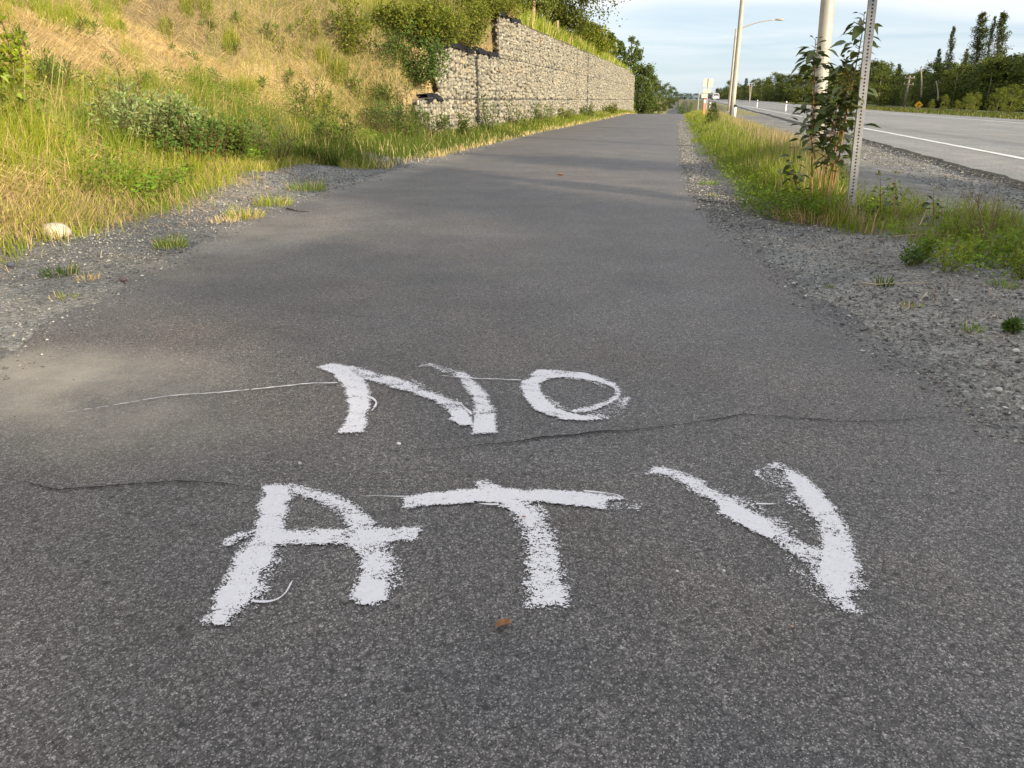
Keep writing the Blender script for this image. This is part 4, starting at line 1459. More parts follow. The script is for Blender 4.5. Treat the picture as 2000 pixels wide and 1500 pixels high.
def shrub(name, label, cat, base, hgt, spread, nst, nl, ll, lw, colr, barkc=(.12, .08, .05), up=.5, low=.25, thick=.008, sv=.2, group=None, upright=.5, material=None):
    """many-stemmed bush: stems with side twigs, foliage mesh of kite leaves along them"""
    base = np.asarray(base, float)
    root = thing(name, label, cat, base, 0, group)
    gs, gl = Geo(), Geo()
    per = max(4, nl // nst)
    for k in range(nst):
        a = rng.uniform(0, 6.28)
        d = spread * math.sqrt(rng.uniform(0.02, 1))
        h = hgt * rng.uniform(.62, 1.0) * (1 - .35 * (d / spread) ** 2)
        b0 = np.array([math.cos(a), math.sin(a), 0]) * d * .25
        tp = np.array([math.cos(a) * d, math.sin(a) * d, h])
        cv = stem_curve(b0, tp, rng.normal(0, .06 * hgt, 3) * [1, 1, .2] + np.array([math.cos(a), math.sin(a), 0]) * d * .15)
        gs.add(*tube(cv, np.linspace(thick, thick * .25, len(cv)), 5), barkc)
        t = low + (1 - low) * rng.uniform(0, 1, per) ** .85
        i = np.clip((t * (len(cv) - 1)).astype(int), 0, len(cv) - 2)
        f = (t * (len(cv) - 1) - i)[:, None]
        P = cv[i] * (1 - f) + cv[i + 1] * f
        tw = rng.normal(size=(per, 3)) * [1, 1, .45]
        tw = norm(tw) * (spread * .42 * (1.15 - .75 * t) * rng.uniform(.1, 1, per))[:, None]
        tw[:, 2] += np.abs(tw[:, 2]) * up
        P = P + tw
        for j in range(0, per, max(1, per // 7)):
            gs.add(*tube(np.array([cv[i[j]], P[j]]), [thick * .4, thick * .2], 4, False), barkc)
        D = norm(tw + 1e-6) + rng.normal(0, .5, (per, 3)) + np.array([0, 0, upright])
        gl.add(*leafs(P, D, ll * rng.uniform(.6, 1.2, per), lw * rng.uniform(.7, 1.2, per), jitcol(colr, per, sv, .08)))
    o = put('stem', gs.mesh('stem', M_bark, True), root)
    o = put('foliage', gl.mesh('foliage', material or M_leaf), root)
    o['kind'] = 'stuff'
    return root


def on_hill(px, py, lo=4.0, hi=60.0):
    """first point where the line of sight through a pixel meets the ground"""
    d = ray(px, py)
    d = d / math.hypot(d[0], d[1])
    t = np.arange(lo, hi, .03)
    P = C0 + d * t[:, None]
    zg = ground(P[:, 0], P[:, 1])
    hit = np.nonzero(P[:, 2] < zg)[0]
    i = hit[0] if len(hit) else len(t) - 1
    return np.array([P[i, 0], P[i, 1], zg[i]])


def px_h(base, py):
    """height above base that reaches photo row py"""
    dist = math.hypot(base[0], base[1])
    # photo column of base
    v = np.asarray(base) - C0
    px = 1000 + FPX * (v @ RGT) / (v @ FWD)
    return R(px, py, dist)[2] - base[2]


WILLOW = np.array([.27, .32, .12])
YGREEN = np.array([.24, .27, .03])
MGREEN = np.array([.13, .18, .03])
DGREEN = np.array([.080, .125, .026])


def hill_shrub(px, pyb, pyt, wpx, label, cat, nst, nl, ll, lw, colr, name='shrub', **kw):
    b = on_hill(px, pyb)
    dist = math.hypot(b[0], b[1])
    return shrub(name, label, cat, b, max(.25, px_h(b, pyt)), wpx / 2 / FPX * dist, nst, nl, ll, lw, colr, **kw)


hill_shrub(285, 300, 125, 190, 'pale grey-green willow bush low on the grassy hill', 'bush', 22, 2300, .065, .024, WILLOW * 1.1, name='willow_bush')
hill_shrub(12, 215, 20, 90, 'lime green leafy bush at the upper left border', 'bush', 12, 900, .075, .04, np.array([.30, .36, .03]), name='bush')
hill_shrub(85, 190, 70, 80, 'feathery dark green weed group above the broad-leaved plants', 'weed', 9, 420, .09, .018, MGREEN * 1.2, name='weed', upright=.8)
hill_shrub(615, 270, 130, 80, 'tall dark green weeds in the middle of the slope', 'weed', 9, 520, .09, .02, MGREEN * .9, name='weed', upright=.8)
hill_shrub(660, 300, 210, 90, 'dark green weed bed above the gravel mound', 'weed', 12, 700, .07, .02, MGREEN * .8, name='weed', upright=.6)
hill_shrub(735, 265, 180, 90, 'dark weed bed below the dense bush', 'weed', 10, 600, .07, .025, DGREEN * 1.5, name='weed', upright=.5)
hill_shrub(850, 190, 150, 60, 'small ragged shrub on the lowest step of the wall', 'shrub', 8, 420, .06, .03, DGREEN * 1.5)
hill_shrub(862, 140, 85, 60, 'ragged bush overlapping the end of the second course', 'bush', 9, 700, .07, .04, DGREEN * 1.3)
hill_shrub(770, 210, 150, 90, 'olive shrub on the bank left of the lowest step', 'shrub', 9, 500, .07, .03, MGREEN * .9)
hill_shrub(835, 262, 205, 80, 'weedy shrub hiding the lowest end of the wall', 'shrub', 10, 560, .06, .03, MGREEN * .8)
hill_shrub(250, 250, 95, 90, 'thin dark sprouting willow behind the pale willow bush', 'bush', 6, 160, .06, .018, MGREEN, name='willow_bush')
hill_shrub(375, 335, 180, 110, 'dark leafy shrub with red stems at the foot of the hill', 'shrub', 14, 1500, .06, .03, DGREEN * 1.6, barkc=(.2, .08, .05))
hill_shrub(430, 330, 200, 120, 'olive green shrub between two darker shrubs at the hill foot', 'shrub', 16, 1600, .058, .028, MGREEN * 1.1)
hill_shrub(488, 320, 195, 75, 'narrow upright dark shrub beside the gravel mound', 'shrub', 6, 260, .065, .028, DGREEN * 1.5, barkc=(.18, .1, .06))
hill_shrub(540, 325, 215, 100, 'feathery grey-green weed clump right of the narrow shrub', 'weed', 12, 600, .06, .012, WILLOW * .75, name='weed')
hill_shrub(683, 110, -20, 70, 'young tree with bright green leaves standing high on the dry slope', 'sapling', 8, 900, .07, .05, YGREEN * .8, name='sapling', upright=.2, low=.08)
hill_shrub(618, 85, -5, 40, 'thin yellow-green sapling left of the bright young tree', 'sapling', 3, 130, .07, .04, YGREEN, name='sapling')
hill_shrub(545, 105, 55, 24, 'tiny yellow-green sapling alone in the dry grass', 'sapling', 3, 50, .05, .03, YGREEN, name='sapling')
hill_shrub(812, 165, 40, 165, 'dense dark green bush against the stepped end of the wall', 'bush', 22, 4200, .075, .05, DGREEN * 1.35, name='bush', upright=.1, low=.05)
hill_shrub(790, 275, 165, 90, 'dark shrub with white flower specks at the wall end', 'shrub', 9, 420, .06, .035, DGREEN * 1.3)
hill_shrub(740, 280, 190, 60, 'brownish weed clump left of the white-flecked shrub', 'weed', 6, 160, .06, .016, MGREEN * .8, name='weed')
# yellow-green alders above the step
for (px, pb, pt, w_, lab) in ((795, 80, -10, 110, 'yellow-green alder leftmost above the step of the wall'),
                              (845, 92, -10, 120, 'yellow-green alder in the middle of the thicket above the step'),
                              (900, 96, -20, 130, 'leafy alder hanging over the dark fabric ledge'),
                              (955, 96, 0, 100, 'alder at the wall step hiding the corner of the third course'),
                              (880, 50, -60, 190, 'alder at the back of the thicket, crowns cut by the frame'),
                              (985, 60, -30, 90, 'alder above the third course beside the overhanging tree')):
    b = on_hill(px, pb)
    dd_ = math.hypot(b[0], b[1])
    shrub('alder', lab, 'bush', b, max(.9, px_h(b, pt)), w_ / 2 / FPX * dd_, 12, 2200, .075, .055, YGREEN * .8, upright=.1, low=.05)
for (px, py, lab) in ((938, 100, 'straw grass clump hanging over the black fabric ledge'), (985, 40, 'rusty straw clump at the top corner of the third course'), (905, 92, 'small straw clump at the back of the fabric ledge')):
    b = on_hill(px, py)
    nb = 320
    a_ = rng.uniform(0, 6.28, nb)
    r_ = .32 * np.sqrt(rng.uniform(0, 1, nb))
    P = np.stack([r_ * np.cos(a_), r_ * np.sin(a_), 0 * a_], 1)
    D = rng.normal(size=(nb, 3)) * [1, 1, 0] + [.9, -.3, 0]
    cl_ = np.where(rng.uniform(size=(nb, 1)) < .7, STRAW * .85, STRAW2) * rng.uniform(.7, 1.2, (nb, 1))
    tag(put('grass_tuft', Geo().add(*blades(P, D, rng.uniform(.2, .45, nb), rng.uniform(.006, .011, nb), rng.uniform(.5, 1, nb), cl_)).mesh('grass_tuft', M_straw), None, tuple(b)), lab, 'grass tuft')
# at the foot of the wall
for (px, pb, pt, w_, c_, lab) in ((960, 255, 178, 90, DGREEN * 1.5, 'white-flowered weed shrub against the middle of the wall foot'),
                                  (1015, 246, 188, 90, MGREEN * .8, 'bushy green weed right of the white-flowered shrub'),
                                  (900, 262, 215, 50, MGREEN * .8, 'low weed at the near foot of the wall'),
                                  (1065, 238, 200, 55, MGREEN, 'low leafy weed further along the wall foot'),
                                  (1110, 230, 200, 46, YGREEN * .7, 'yellowish weed before the tall wall joint'),
                                  (1150, 224, 200, 40, MGREEN, 'low weed past the tall wall joint'),
                                  (1190, 219, 199, 34, YGREEN * .7, 'low weed near the far end of the wall')):
    v_ = wall_u
    # distance so that the base sits just in front of the wall
    d_ = ray(px, 195)
    d_ = d_ / math.hypot(d_[0], d_[1])
    tt_ = np.arange(8, 90, .05)
    Pq = d_[:2] * tt_[:, None]
    i_ = np.nonzero(Pq[:, 0] < wall_u(Pq[:, 1]) + .45)[0][0]
    b = np.array([Pq[i_, 0], Pq[i_, 1], 0.0])
    b[2] = ground(b[0], b[1])
    dd_ = tt_[i_]
    shrub('weed', lab, 'weed', b, max(.35, px_h(b, pt)), w_ / 2 / FPX * dd_, 9, int(260 + 8 * dd_), .055 + .0009 * dd_, .025 + .0006 * dd_, c_, low=.05)

# upright weed stems in the dry slope
fw = []
proto_w = None
for i, (px, pb) in enumerate([(95, 330 - 200), (110, 150), (215, 120), (300, 160), (345, 90), (385, 120), (420, 150), (455, 95), (505, 165), (560, 150), (590, 190), (600, 240), (640, 190), (655, 235), (620, 260), (60, 90), (160, 60), (250, 55), (330, 40), (410, 45), (470, 30), (530, 60), (575, 55), (700, 170), (720, 215), (665, 285)]):
    b = on_hill(px, pb + 20)
    if proto_w is None:
        proto_w = shrub('fireweed', 'upright narrow-leaved green weed standing in the dry slope', 'weed', b, .42, .10, 3, 66, .085, .016, MGREEN * 1.15, low=.1, thick=.005, group='narrow-leaved weeds on the dry slope', upright=.8)
    else:
        sc_ = rng.uniform(.7, 1.25)
        sc_ *= 1.25
        dup(proto_w, b, rng.uniform(0, 6), (sc_, sc_, sc_ * rng.uniform(.85, 1.2)))


# broad leaf: one shared mesh with a folded, drooping blade
def leaf_mesh(name, L, wid, c, droop=.25, fold=.18, rows=5, pet=.18, material=None):
    t = np.linspace(0, 1, rows + 1)
    prof_ = np.sin(np.pi * np.clip(t, 0, 1) ** .75) ** .9 * (1 - .25 * t)
    prof_[0] = .04
    prof_[-1] = 0
    V, C_ = [], []
    for ti, wi in zip(t, prof_):
        x = pet * L + L * ti
        z = -droop * L * ti ** 1.8
        e = wi * wid / 2
        zz = fold * e * 2 - .04 * wid * math.sin(ti * 9)
        V += [(x, -e, z + zz), (x, 0, z), (x, e, z + zz)]
        C_ += [c, np.asarray(c) * 1.35, c]
    F = []
    for i in range(rows):
        for k in (0, 1):
            a = i * 3 + k
            F += [(a, a + 3, a + 1), (a + 1, a + 3, a + 4)]
    n0 = len(V)
    V += [(0, 0, .0), (pet * L, .0015, 0), (pet * L, -.0015, 0)]
    C_ += [(.2, .14, .05)] * 3
    F.append((n0, n0 + 1, n0 + 2))
    return Geo().add(V, F, np.array(C_, float)).mesh(name, material or M_leafb, True)


M_leafb = attr_mat('glossy_broad_leaf', 0.42, 0.22, 0.45, noise=0.22, nscale=45.0)
POP = np.array([.078, .102, .026])
pop_leaves = [leaf_mesh('leaf', L, w_, POP * k, dr, fo) for L, w_, k, dr, fo in ((.10, .060, 1.0, .2, .16), (.115, .066, 1.25, .28, .1), (.085, .054, .85, .12, .22), (.075, .042, 1.5, .1, .3), (.12, .070, 1.1, .36, .12))]
pop_young = [leaf_mesh('leaf', .075, .034, POP * np.array([2.4, 1.8, .9]), .15, .35), leaf_mesh('leaf', .06, .026, POP * np.array([2.0, 1.6, 1]), .1, .35)]


def leafy_sapling(root, stems, nleaf, barkc, rad0, low, meshes, young, seed, twig=.08, sc=1.0, upb=0.0):
    r_ = np.random.default_rng(seed)
    rl = np.array(root.location)
    for si, cv in enumerate(stems):
        cv = np.asarray(cv, float)
        # smooth the stem
        tt = np.linspace(0, 1, 14)
        s = np.linspace(0, 1, len(cv))
        cs_ = np.stack([np.interp(tt, s, cv[:, k]) for k in range(3)], 1)
        cs_[1:-1] = (cs_[:-2] + 2 * cs_[1:-1] + cs_[2:]) / 4
        rr = np.linspace(rad0, rad0 * .28, 14)
        g = Geo()
        cb = np.linspace(0, 1, 14)[:, None]
        bc = np.repeat(np.asarray(barkc) * (1 - cb * .45), 7, 0)
        V, F = tube(cs_, rr, 7)
        g.add(V, F, bc)
        n = nleaf[si]
        t = np.sort(low + (1 - low) * r_.uniform(0, 1, n) ** .92)
        t[-3:] = 1.0
        az = np.arange(n) * 2.4 + r_.normal(0, .5, n)
        anchors = []
        for k in range(n):
            f = t[k] * 13
            i = min(int(f), 12)
            p = cs_[i] * (1 - f + i) + cs_[i + 1] * (f - i)
            reach = min(.10, twig * r_.uniform(0, 1) ** 1.4 * (1.25 - t[k]))
            d = np.array([math.cos(az[k]), math.sin(az[k]), .5 + upb])
            q = p + d * reach
            if reach > .02:
                g.add(*tube(np.array([p, q]), [rad0 * .3, rad0 * .18], 4, False), (.16, .10, .05))
            anchors.append((q, t[k], az[k]))
        put('stem', g.mesh('stem', M_bark, True, rl), root)
        for q, tk, a in anchors:
            yg = tk > .93
            o = put('leaf', (young if yg else meshes)[r_.integers(0, len(young if yg else meshes))], root, tuple(q - rl))
            tilt = r_.normal(.12, .32) if not yg else r_.normal(-.5, .35)
            o.rotation_euler = (r_.normal(0, .35), tilt, a + r_.normal(0, .25))
            k = sc * r_.uniform(.72, 1.12) * (.8 if yg else 1)
            o.scale = (k, k, k)


def pole_pts(pxs, dist0, dist1=None):
    d1 = dist0 if dist1 is None else dist1
    return [R(x, y, dist0 + (d1 - dist0) * i / (len(pxs) - 1)) for i, (x, y) in enumerate(pxs)]


pb = G(1600, 416)
DP = math.hypot(pb[0], pb[1])
pop = thing('young_poplar', 'young poplar of several orange-brown stems with dark glossy leaves beside the sign post', 'sapling', (pb[0], pb[1], float(ground(pb[0], pb[1]))))
leafy_sapling(pop, [
    pole_pts([(1586, 420), (1585, 300), (1590, 180), (1590, 130), (1593, 78)], DP, DP - .05),
    pole_pts([(1600, 419), (1612, 345), (1627, 240), (1648, 150), (1653, 118)], DP, DP - .15),
    pole_pts([(1608, 417), (1622, 345), (1636, 265), (1648, 200), (1662, 150)], DP, DP - .3),
    pole_pts([(1615, 418), (1634, 336), (1651, 234), (1669, 141), (1684, 69), (1688, 30)], DP, DP - .22)],
    [70, 74, 68, 82], (.42, .22, .10), .0085, .27, pop_leaves, pop_young, 3, .16, 1.2)
pb3 = G(1612, 412)
p3 = thing('young_poplar', 'shorter poplar shoots filling the gaps behind the tall young poplar', 'sapling', (pb3[0], pb3[1], float(ground(pb3[0], pb3[1]))))
DP3 = math.hypot(pb3[0], pb3[1])
leafy_sapling(p3, [pole_pts([(1598, 412), (1604, 330), (1612, 250), (1612, 165)], DP3, DP3 + .05),
                   pole_pts([(1618, 412), (1630, 320), (1632, 230), (1636, 160)], DP3, DP3 + .02),
                   pole_pts([(1608, 412), (1596, 330), (1578, 240), (1572, 190)], DP3, DP3 - .05)],
              [50, 50, 38], (.34, .20, .10), .0065, .46, pop_leaves, pop_young, 14, .16, 1.1)
pb2 = G(1560, 412)
p2 = thing('young_poplar', 'short leafy poplar shoot left of the taller many-stemmed young poplar', 'sapling', (pb2[0], pb2[1], float(ground(pb2[0], pb2[1]))))
DP2 = math.hypot(pb2[0], pb2[1])
leafy_sapling(p2, [pole_pts([(1575, 414), (1560, 372), (1548, 330), (1552, 290)], DP2, DP2 - .08)], [30], (.25, .16, .08), .005, .3, pop_leaves, pop_young, 8, .10, .85)
for k, (px, py, topy, nl_, lab) in enumerate(((1718, 432, 345, 18, 'small red-stemmed poplar sprout just right of the sign post'),
                                              (1747, 428, 340, 22, 'red-stemmed poplar sprout with curling leaves, second right of the sign post'),
                                              (1822, 440, 372, 14, 'weedy sprout with one pale turned leaf at the gravel pull-out'))):
    b = G(px, py)
    dd_ = math.hypot(b[0], b[1])
    rt = thing('poplar_sprout', lab, 'sprout', (b[0], b[1], float(ground(b[0], b[1]))))
    leafy_sapling(rt, [pole_pts([(px, py), (px + 2, (py + topy) / 2), (px + 1, topy)], dd_, dd_ - .03)], [nl_], (.30, .07, .04), .004, .15, [pop_leaves[i] for i in (0, 2, 3)] + [pop_young[0]], pop_young, 20 + k, .05, .8)
# pale broad plant at the left border
M_bl = [leaf_mesh('leaf', L, w_, np.array([.20, .25, .03]) * k, .3, .15) for L, w_, k in ((.11, .06, 1.0), (.13, .07, .75), (.09, .05, 1.35))]
for k, (px, pyb, pyt, nl_, lab) in enumerate(((10, 265, 90, 46, 'broad-leaved yellow-green plant cut by the left border'),
                                              (48, 262, 125, 34, 'second broad-leaved yellow plant beside the left border'),
                                              (95, 275, 175, 24, 'low broad-leaved plant in the green grass near the left border'))):
    b = on_hill(px, pyb)
    dd_ = math.hypot(b[0], b[1])
    rt = thing('broad_leaf_plant', lab, 'plant', b)
    tp = b + np.array([0, 0, px_h(b, pyt)])
    leafy_sapling(rt, [[b, b * .5 + tp * .5 + [.03, 0, 0], tp], [b, b * .6 + tp * .4 + [-.05, .02, 0], tp * .8 + b * .2 + [-.14, .05, 0]]], [nl_ // 2, nl_ - nl_ // 2], (.2, .2, .05), .006, .1, M_bl, M_bl, 40 + k, .14, .9)
# tall dry stalks on the lower left slope and right verge
stalk_c = (.45, .42, .18)
for k, (px, pyb, pyt, dx) in enumerate(((95, 215, 95, 12), (45, 230, 120, 4), (105, 230, 35, 25), (28, 220, 125, -2), (115, 235, 140, 8), (160, 255, 150, 2), (60, 250, 150, 30), (185, 235, 190, 24))):
    b = on_hill(px, pyb)
    dist = math.hypot(b[0], b[1])
    tp = R(px + dx, pyt, dist - .1)
    g = Geo().add(*tube(stem_curve(b, tp, [.01, 0, .02]) - b, np.linspace(.004, .002, 7), 5), stalk_c)
    V, F = IV0 * [.008, .008, .013] + (tp - b), IF0
    o = put('dry_stalk', g.add(V, F, (.5, .45, .1)).mesh('dry_stalk', M_twig), None, tuple(b))
    tag(o, 'tall pale seed stalk rising from the green grass at the left', 'stalk', 'seed stalks in the left grass')
# leafy weeds in the strip right of the post
for k, (px, pyb, pyt, w_, c_, lab) in enumerate(((1795, 512, 430, 60, GREEN, 'sprawling light green weed in front of the sprouts'),
                                                 (1850, 525, 440, 80, LIME * .8, 'wide yellow-green weed patch, largest on the right gravel'),
                                                 (1775, 515, 470, 46, DEEP * 1.5, 'low dark rosette weed at the front of the weedy strip'),
                                                 (1920, 520, 430, 60, GREEN, 'bushy green weed right of the wide weed patch'),
                                                 (1965, 520, 425, 60, GREEN * .9, 'leafy weed second from the right border of the gravel'),
                                                 (1998, 540, 440, 50, LIME * .7, 'tall weed at the right border of the gravel'),
                                                 (1700, 440, 400, 40, LIME * .6, 'curling dry weed at the base of the sign post'),
                                                 (1880, 470, 395, 60, GREEN, 'green weed at the back of the strip by the pull-out'),
                                                 (1980, 650, 620, 30, DEEP * 1.6, 'small dark weed at the right border, lowest on the gravel'))):
    b = G(px, pyb)
    b[2] = ground(b[0], b[1])
    dist = math.hypot(b[0], b[1])
    shrub('weed', lab, 'weed', b, px_h(b, pyt) * .8, w_ / 2 / FPX * dist, 9, 190, .034, .013, c_ * .9, barkc=(.2, .2, .06), low=.08, thick=.003)
# tufted bare stems at the right border
b = G(1925, 480)
b[2] = 0
dist = math.hypot(b[0], b[1])
rt = thing('dead_weed', 'bare brown dead weed with fine branching stems by the pull-out', 'weed', b)
g = Geo()
for k in range(26):
    tp = R(1925 + rng.uniform(-70, 70), rng.uniform(350, 430), dist + rng.uniform(-.2, .2))
    cv = stem_curve(b, tp, rng.normal(0, .02, 3)) - b
    g.add(*tube(cv, np.linspace(.0018, .0008, 7), 4, False), (.2, .14, .09))
    for q in range(3):
        m_ = cv[4] + rng.normal(0, .05, 3) + [0, 0, .05]
        g.add(*tube(np.array([cv[4], m_]), [.001, .0006], 3, False), (.2, .14, .09))
put('stem', g.mesh('stem', M_twig), rt)

# small spruce in the verge
def spruce_geo(h, r, n, seed, colr, needle=.05, tiers=16):
    q_ = np.random.default_rng(seed)
    gt, gl = Geo(), Geo()
    gt.add(*tube(np.array([[0, 0, 0], [0, 0, h * .5], [0, 0, h * .98]]), [h * .016, h * .010, h * .002], 6), (.10, .075, .055))
    per = n // (tiers * 7)
    for i in range(tiers):
        z = h * (.06 + .92 * (i / tiers) ** .92)
        rr = r * (1 - i / tiers) ** .85 * q_.uniform(.75, 1.15) + r * .04
        nb = 8 if i < tiers * .7 else 5
        a0 = q_.uniform(0, 6)
        for b_ in range(nb):
            a = a0 + b_ * 6.283 / nb + q_.normal(0, .2)
            e = np.array([math.cos(a) * rr, math.sin(a) * rr, -.18 * rr + q_.normal(0, .05) * rr])
            k = max(4, per)
            t = q_.uniform(.1, 1, k) ** .7
            P = np.array([0, 0, z]) + e * t[:, None] + q_.normal(0, .05 * rr + .004 * h, (k, 3))
            D = norm(e)[None] * .6 + q_.normal(0, .55, (k, 3)) + np.array([0, 0, -.15])
            gl.add(*leafs(P, D, needle * q_.uniform(.6, 1.3, k), needle * .42 * q_.uniform(.7, 1.3, k), jitcol(colr, k, .22, .06)))
            if q_.uniform() < .5:
                gt.add(*tube(np.array([[0, 0, z], np.array([0, 0, z]) + e * .8]), [h * .003, h * .001], 4, False), (.09, .07, .05))
    return gt, gl


def tree_from(gt, gl, name, label, cat, loc, group=None, rz=0):
    rt = thing(name, label, cat, loc, rz, group)
    put('trunk', gt.mesh('trunk', M_bark, True), rt)
    o = put('crown', gl.mesh('crown', M_needle), rt)
    o['kind'] = 'stuff'
    return rt


b = G(1390, 252)
b = np.array([b[0], b[1], float(ground(b[0], b[1]))])
gt, gl = spruce_geo(max(.8, px_h(b, 213)), 20 / FPX * np.hypot(b[0], b[1]), 1700, 4, DGREEN * np.array([1.2, 1.05, .9]), .05)
tree_from(gt, gl, 'small_spruce', 'little dark spruce in the verge near the orange marker post', 'tree', b)

# ------------------------------------------------------------------ trees
def broad_geo(h, r, n, seed, colr, ls=.2, low=.2, shape=.5, clumps=60, trunkc=(.20, .18, .15), clump_r=.2, nlimb=14, tr=.016, lean=0.0):
    """tapered trunk, limbs to every clump, leaf clumps filling an uneven envelope"""
    q_ = np.random.default_rng(seed)
    gt, gl = Geo(), Geo()
    top = np.array([lean * h, 0, h * .93])
    cv = stem_curve([0, 0, 0], top, q_.normal(0, .02 * h, 3) * [1, 1, 0], 9)
    gt.add(*tube(cv, np.linspace(tr * h, tr * h * .2, 9), 7), trunkc)
    per = n // clumps
    lumps = q_.uniform(.7, 1.25, 8)
    for i in range(clumps):
        t = q_.uniform(0, 1)
        z = h * (low + (1 - low) * t)
        env = math.sin(math.pi * min(1, max(0, t * .86 + .10)) ** (shape * 2)) ** .7
        a = q_.uniform(0, 6.283)
        env *= lumps[int(a / 6.284 * 8)] * q_.uniform(.85, 1.1)
        d = r * env * math.sqrt(q_.uniform(.08, 1))
        f = min(z / (h * .93), .999) * 8
        ax = cv[int(f)] * (1 - f + int(f)) + cv[min(8, int(f) + 1)] * (f - int(f))
        c = np.array([ax[0] + math.cos(a) * d, ax[1] + math.sin(a) * d, z])
        if i < nlimb:
            z0 = max(.1 * h, z - d * q_.uniform(.5, 1.0))
            f = min(z0 / (h * .93), .999) * 8
            p0 = cv[int(f)]
            gt.add(*tube(stem_curve(p0, c, [0, 0, .04 * h], 5), np.linspace(tr * h * .32, tr * h * .07, 5), 5, False), trunkc)
        cr_ = clump_r * r * q_.uniform(.65, 1.3) * (.7 + .5 * env)
        P = c + q_.normal(0, 1, (per, 3)) * [cr_ * .62, cr_ * .62, cr_ * .5]
        D = q_.normal(size=(per, 3)) + np.array([0, 0, -.2])
        cc = jitcol(np.asarray(colr) * q_.uniform(.82, 1.2), per, .18, .06)
        gl.add(*leafs(P, D, ls * q_.uniform(.6, 1.3, per), ls * .7 * q_.uniform(.6, 1.2, per), cc, .2))
    return gt, gl


def poplar_geo(h, r, n, seed, colr, ls=.3):
    q_ = np.random.default_rng(seed)
    gt, gl = Geo(), Geo()
    cv = stem_curve([0, 0, 0], [q_.normal(0, .01) * h, 0, h * .97], q_.normal(0, .008 * h, 3) * [1, 1, 0], 9)
    gt.add(*tube(cv, np.linspace(.011 * h, .0012 * h, 9), 6), (.22, .20, .17))
    nb = 150
    per = n // nb
    for i in range(nb):
        t = q_.uniform(0, 1) ** .9
        z = h * (.18 + .80 * t)
        L = r * (1.0 - t) ** .75 * q_.uniform(.35, 1.1) + r * .10
        a = q_.uniform(0, 6.283)
        e = np.array([math.cos(a), math.sin(a), q_.uniform(.9, 1.9)]) * L
        f = min(z / (h * .97), .999) * 8
        p0 = cv[int(f)] * (1 - f + int(f)) + cv[min(8, int(f) + 1)] * (f - int(f))
        gt.add(*tube(np.array([p0, p0 + e]), [.0022 * h * (1.2 - t), .0005 * h], 4, False), (.20, .18, .15))
        tt = q_.uniform(.2, 1.05, per)
        P = p0 + e * tt[:, None] + q_.normal(0, .10 * L + .04, (per, 3))
        D = q_.normal(size=(per, 3)) + norm(e) * .8
        gl.add(*leafs(P, D, ls * q_.uniform(.5, 1.2, per), ls * .6 * q_.uniform(.6, 1.2, per), jitcol(colr, per, .2, .06), .2))
    return gt, gl


TGREEN = np.array([.125, .150, .026])
TDARK = np.array([.078, .105, .022])
TLIME = np.array([.175, .200, .028])
UNIT = 10.0
protos = {'broad': [], 'dark': [], 'lime': [], 'spruce': [], 'poplar': []}


def proto(kind, seed):
    if kind == 'broad':
        return broad_geo(10, 2.8, 3600, seed, TGREEN, .32, .04, .5, 80, (.26, .24, .20))
    if kind == 'dark':
        return broad_geo(10, 3.1, 3600, seed, TDARK, .34, .02, .5, 80, (.12, .10, .08))
    if kind == 'lime':
        return broad_geo(10, 3.1, 3000, seed, TLIME, .30, .0, .42, 80, (.16, .13, .09))
    if kind == 'spruce':
        return spruce_geo(10, 1.7, 2000, seed, TDARK * .75, .42, 18)
    return poplar_geo(10, 1.15, 5200, seed, TGREEN * .75, .15)


store = {}
for k_, ns_ in (('broad', 3), ('dark', 3), ('lime', 2), ('spruce', 2), ('poplar', 3)):
    for s_ in range(ns_):
        gt, gl = proto(k_, 100 + s_ * 7)
        store[(k_, s_)] = (gt.mesh('trunk', M_bark, True), gl.mesh('crown', M_needle))
cnt = {'n': 0}


def tree(kind, px, dist, topy, label, group=None, wide=1.0, var=None, base=None, hmin=1.0):
    v_ = cnt['n'] if var is None else var
    cnt['n'] += 1
    nvar = {'broad': 3, 'dark': 3, 'lime': 2, 'spruce': 2, 'poplar': 3}[kind]
    mt, mc = store[(kind, v_ % nvar)]
    p = R(px, 195, dist) if base is None else np.asarray(base, float)
    zb_ = float(ground(p[0], p[1])) - .05
    h = max(hmin, R(px, topy, dist)[2] - zb_)
    nm = {'broad': 'birch_tree', 'dark': 'alder_tree', 'lime': 'young_birch', 'spruce': 'spruce_tree', 'poplar': 'poplar_tree'}[kind]
    rt = thing(nm, label, 'tree', (p[0], p[1], zb_), rng.uniform(0, 6.28), group)
    rt.scale = (h / 10 * wide, h / 10 * wide, h / 10)
    put('trunk', mt, rt)
    o = put('crown', mc, rt)
    o['kind'] = 'stuff'
    return rt


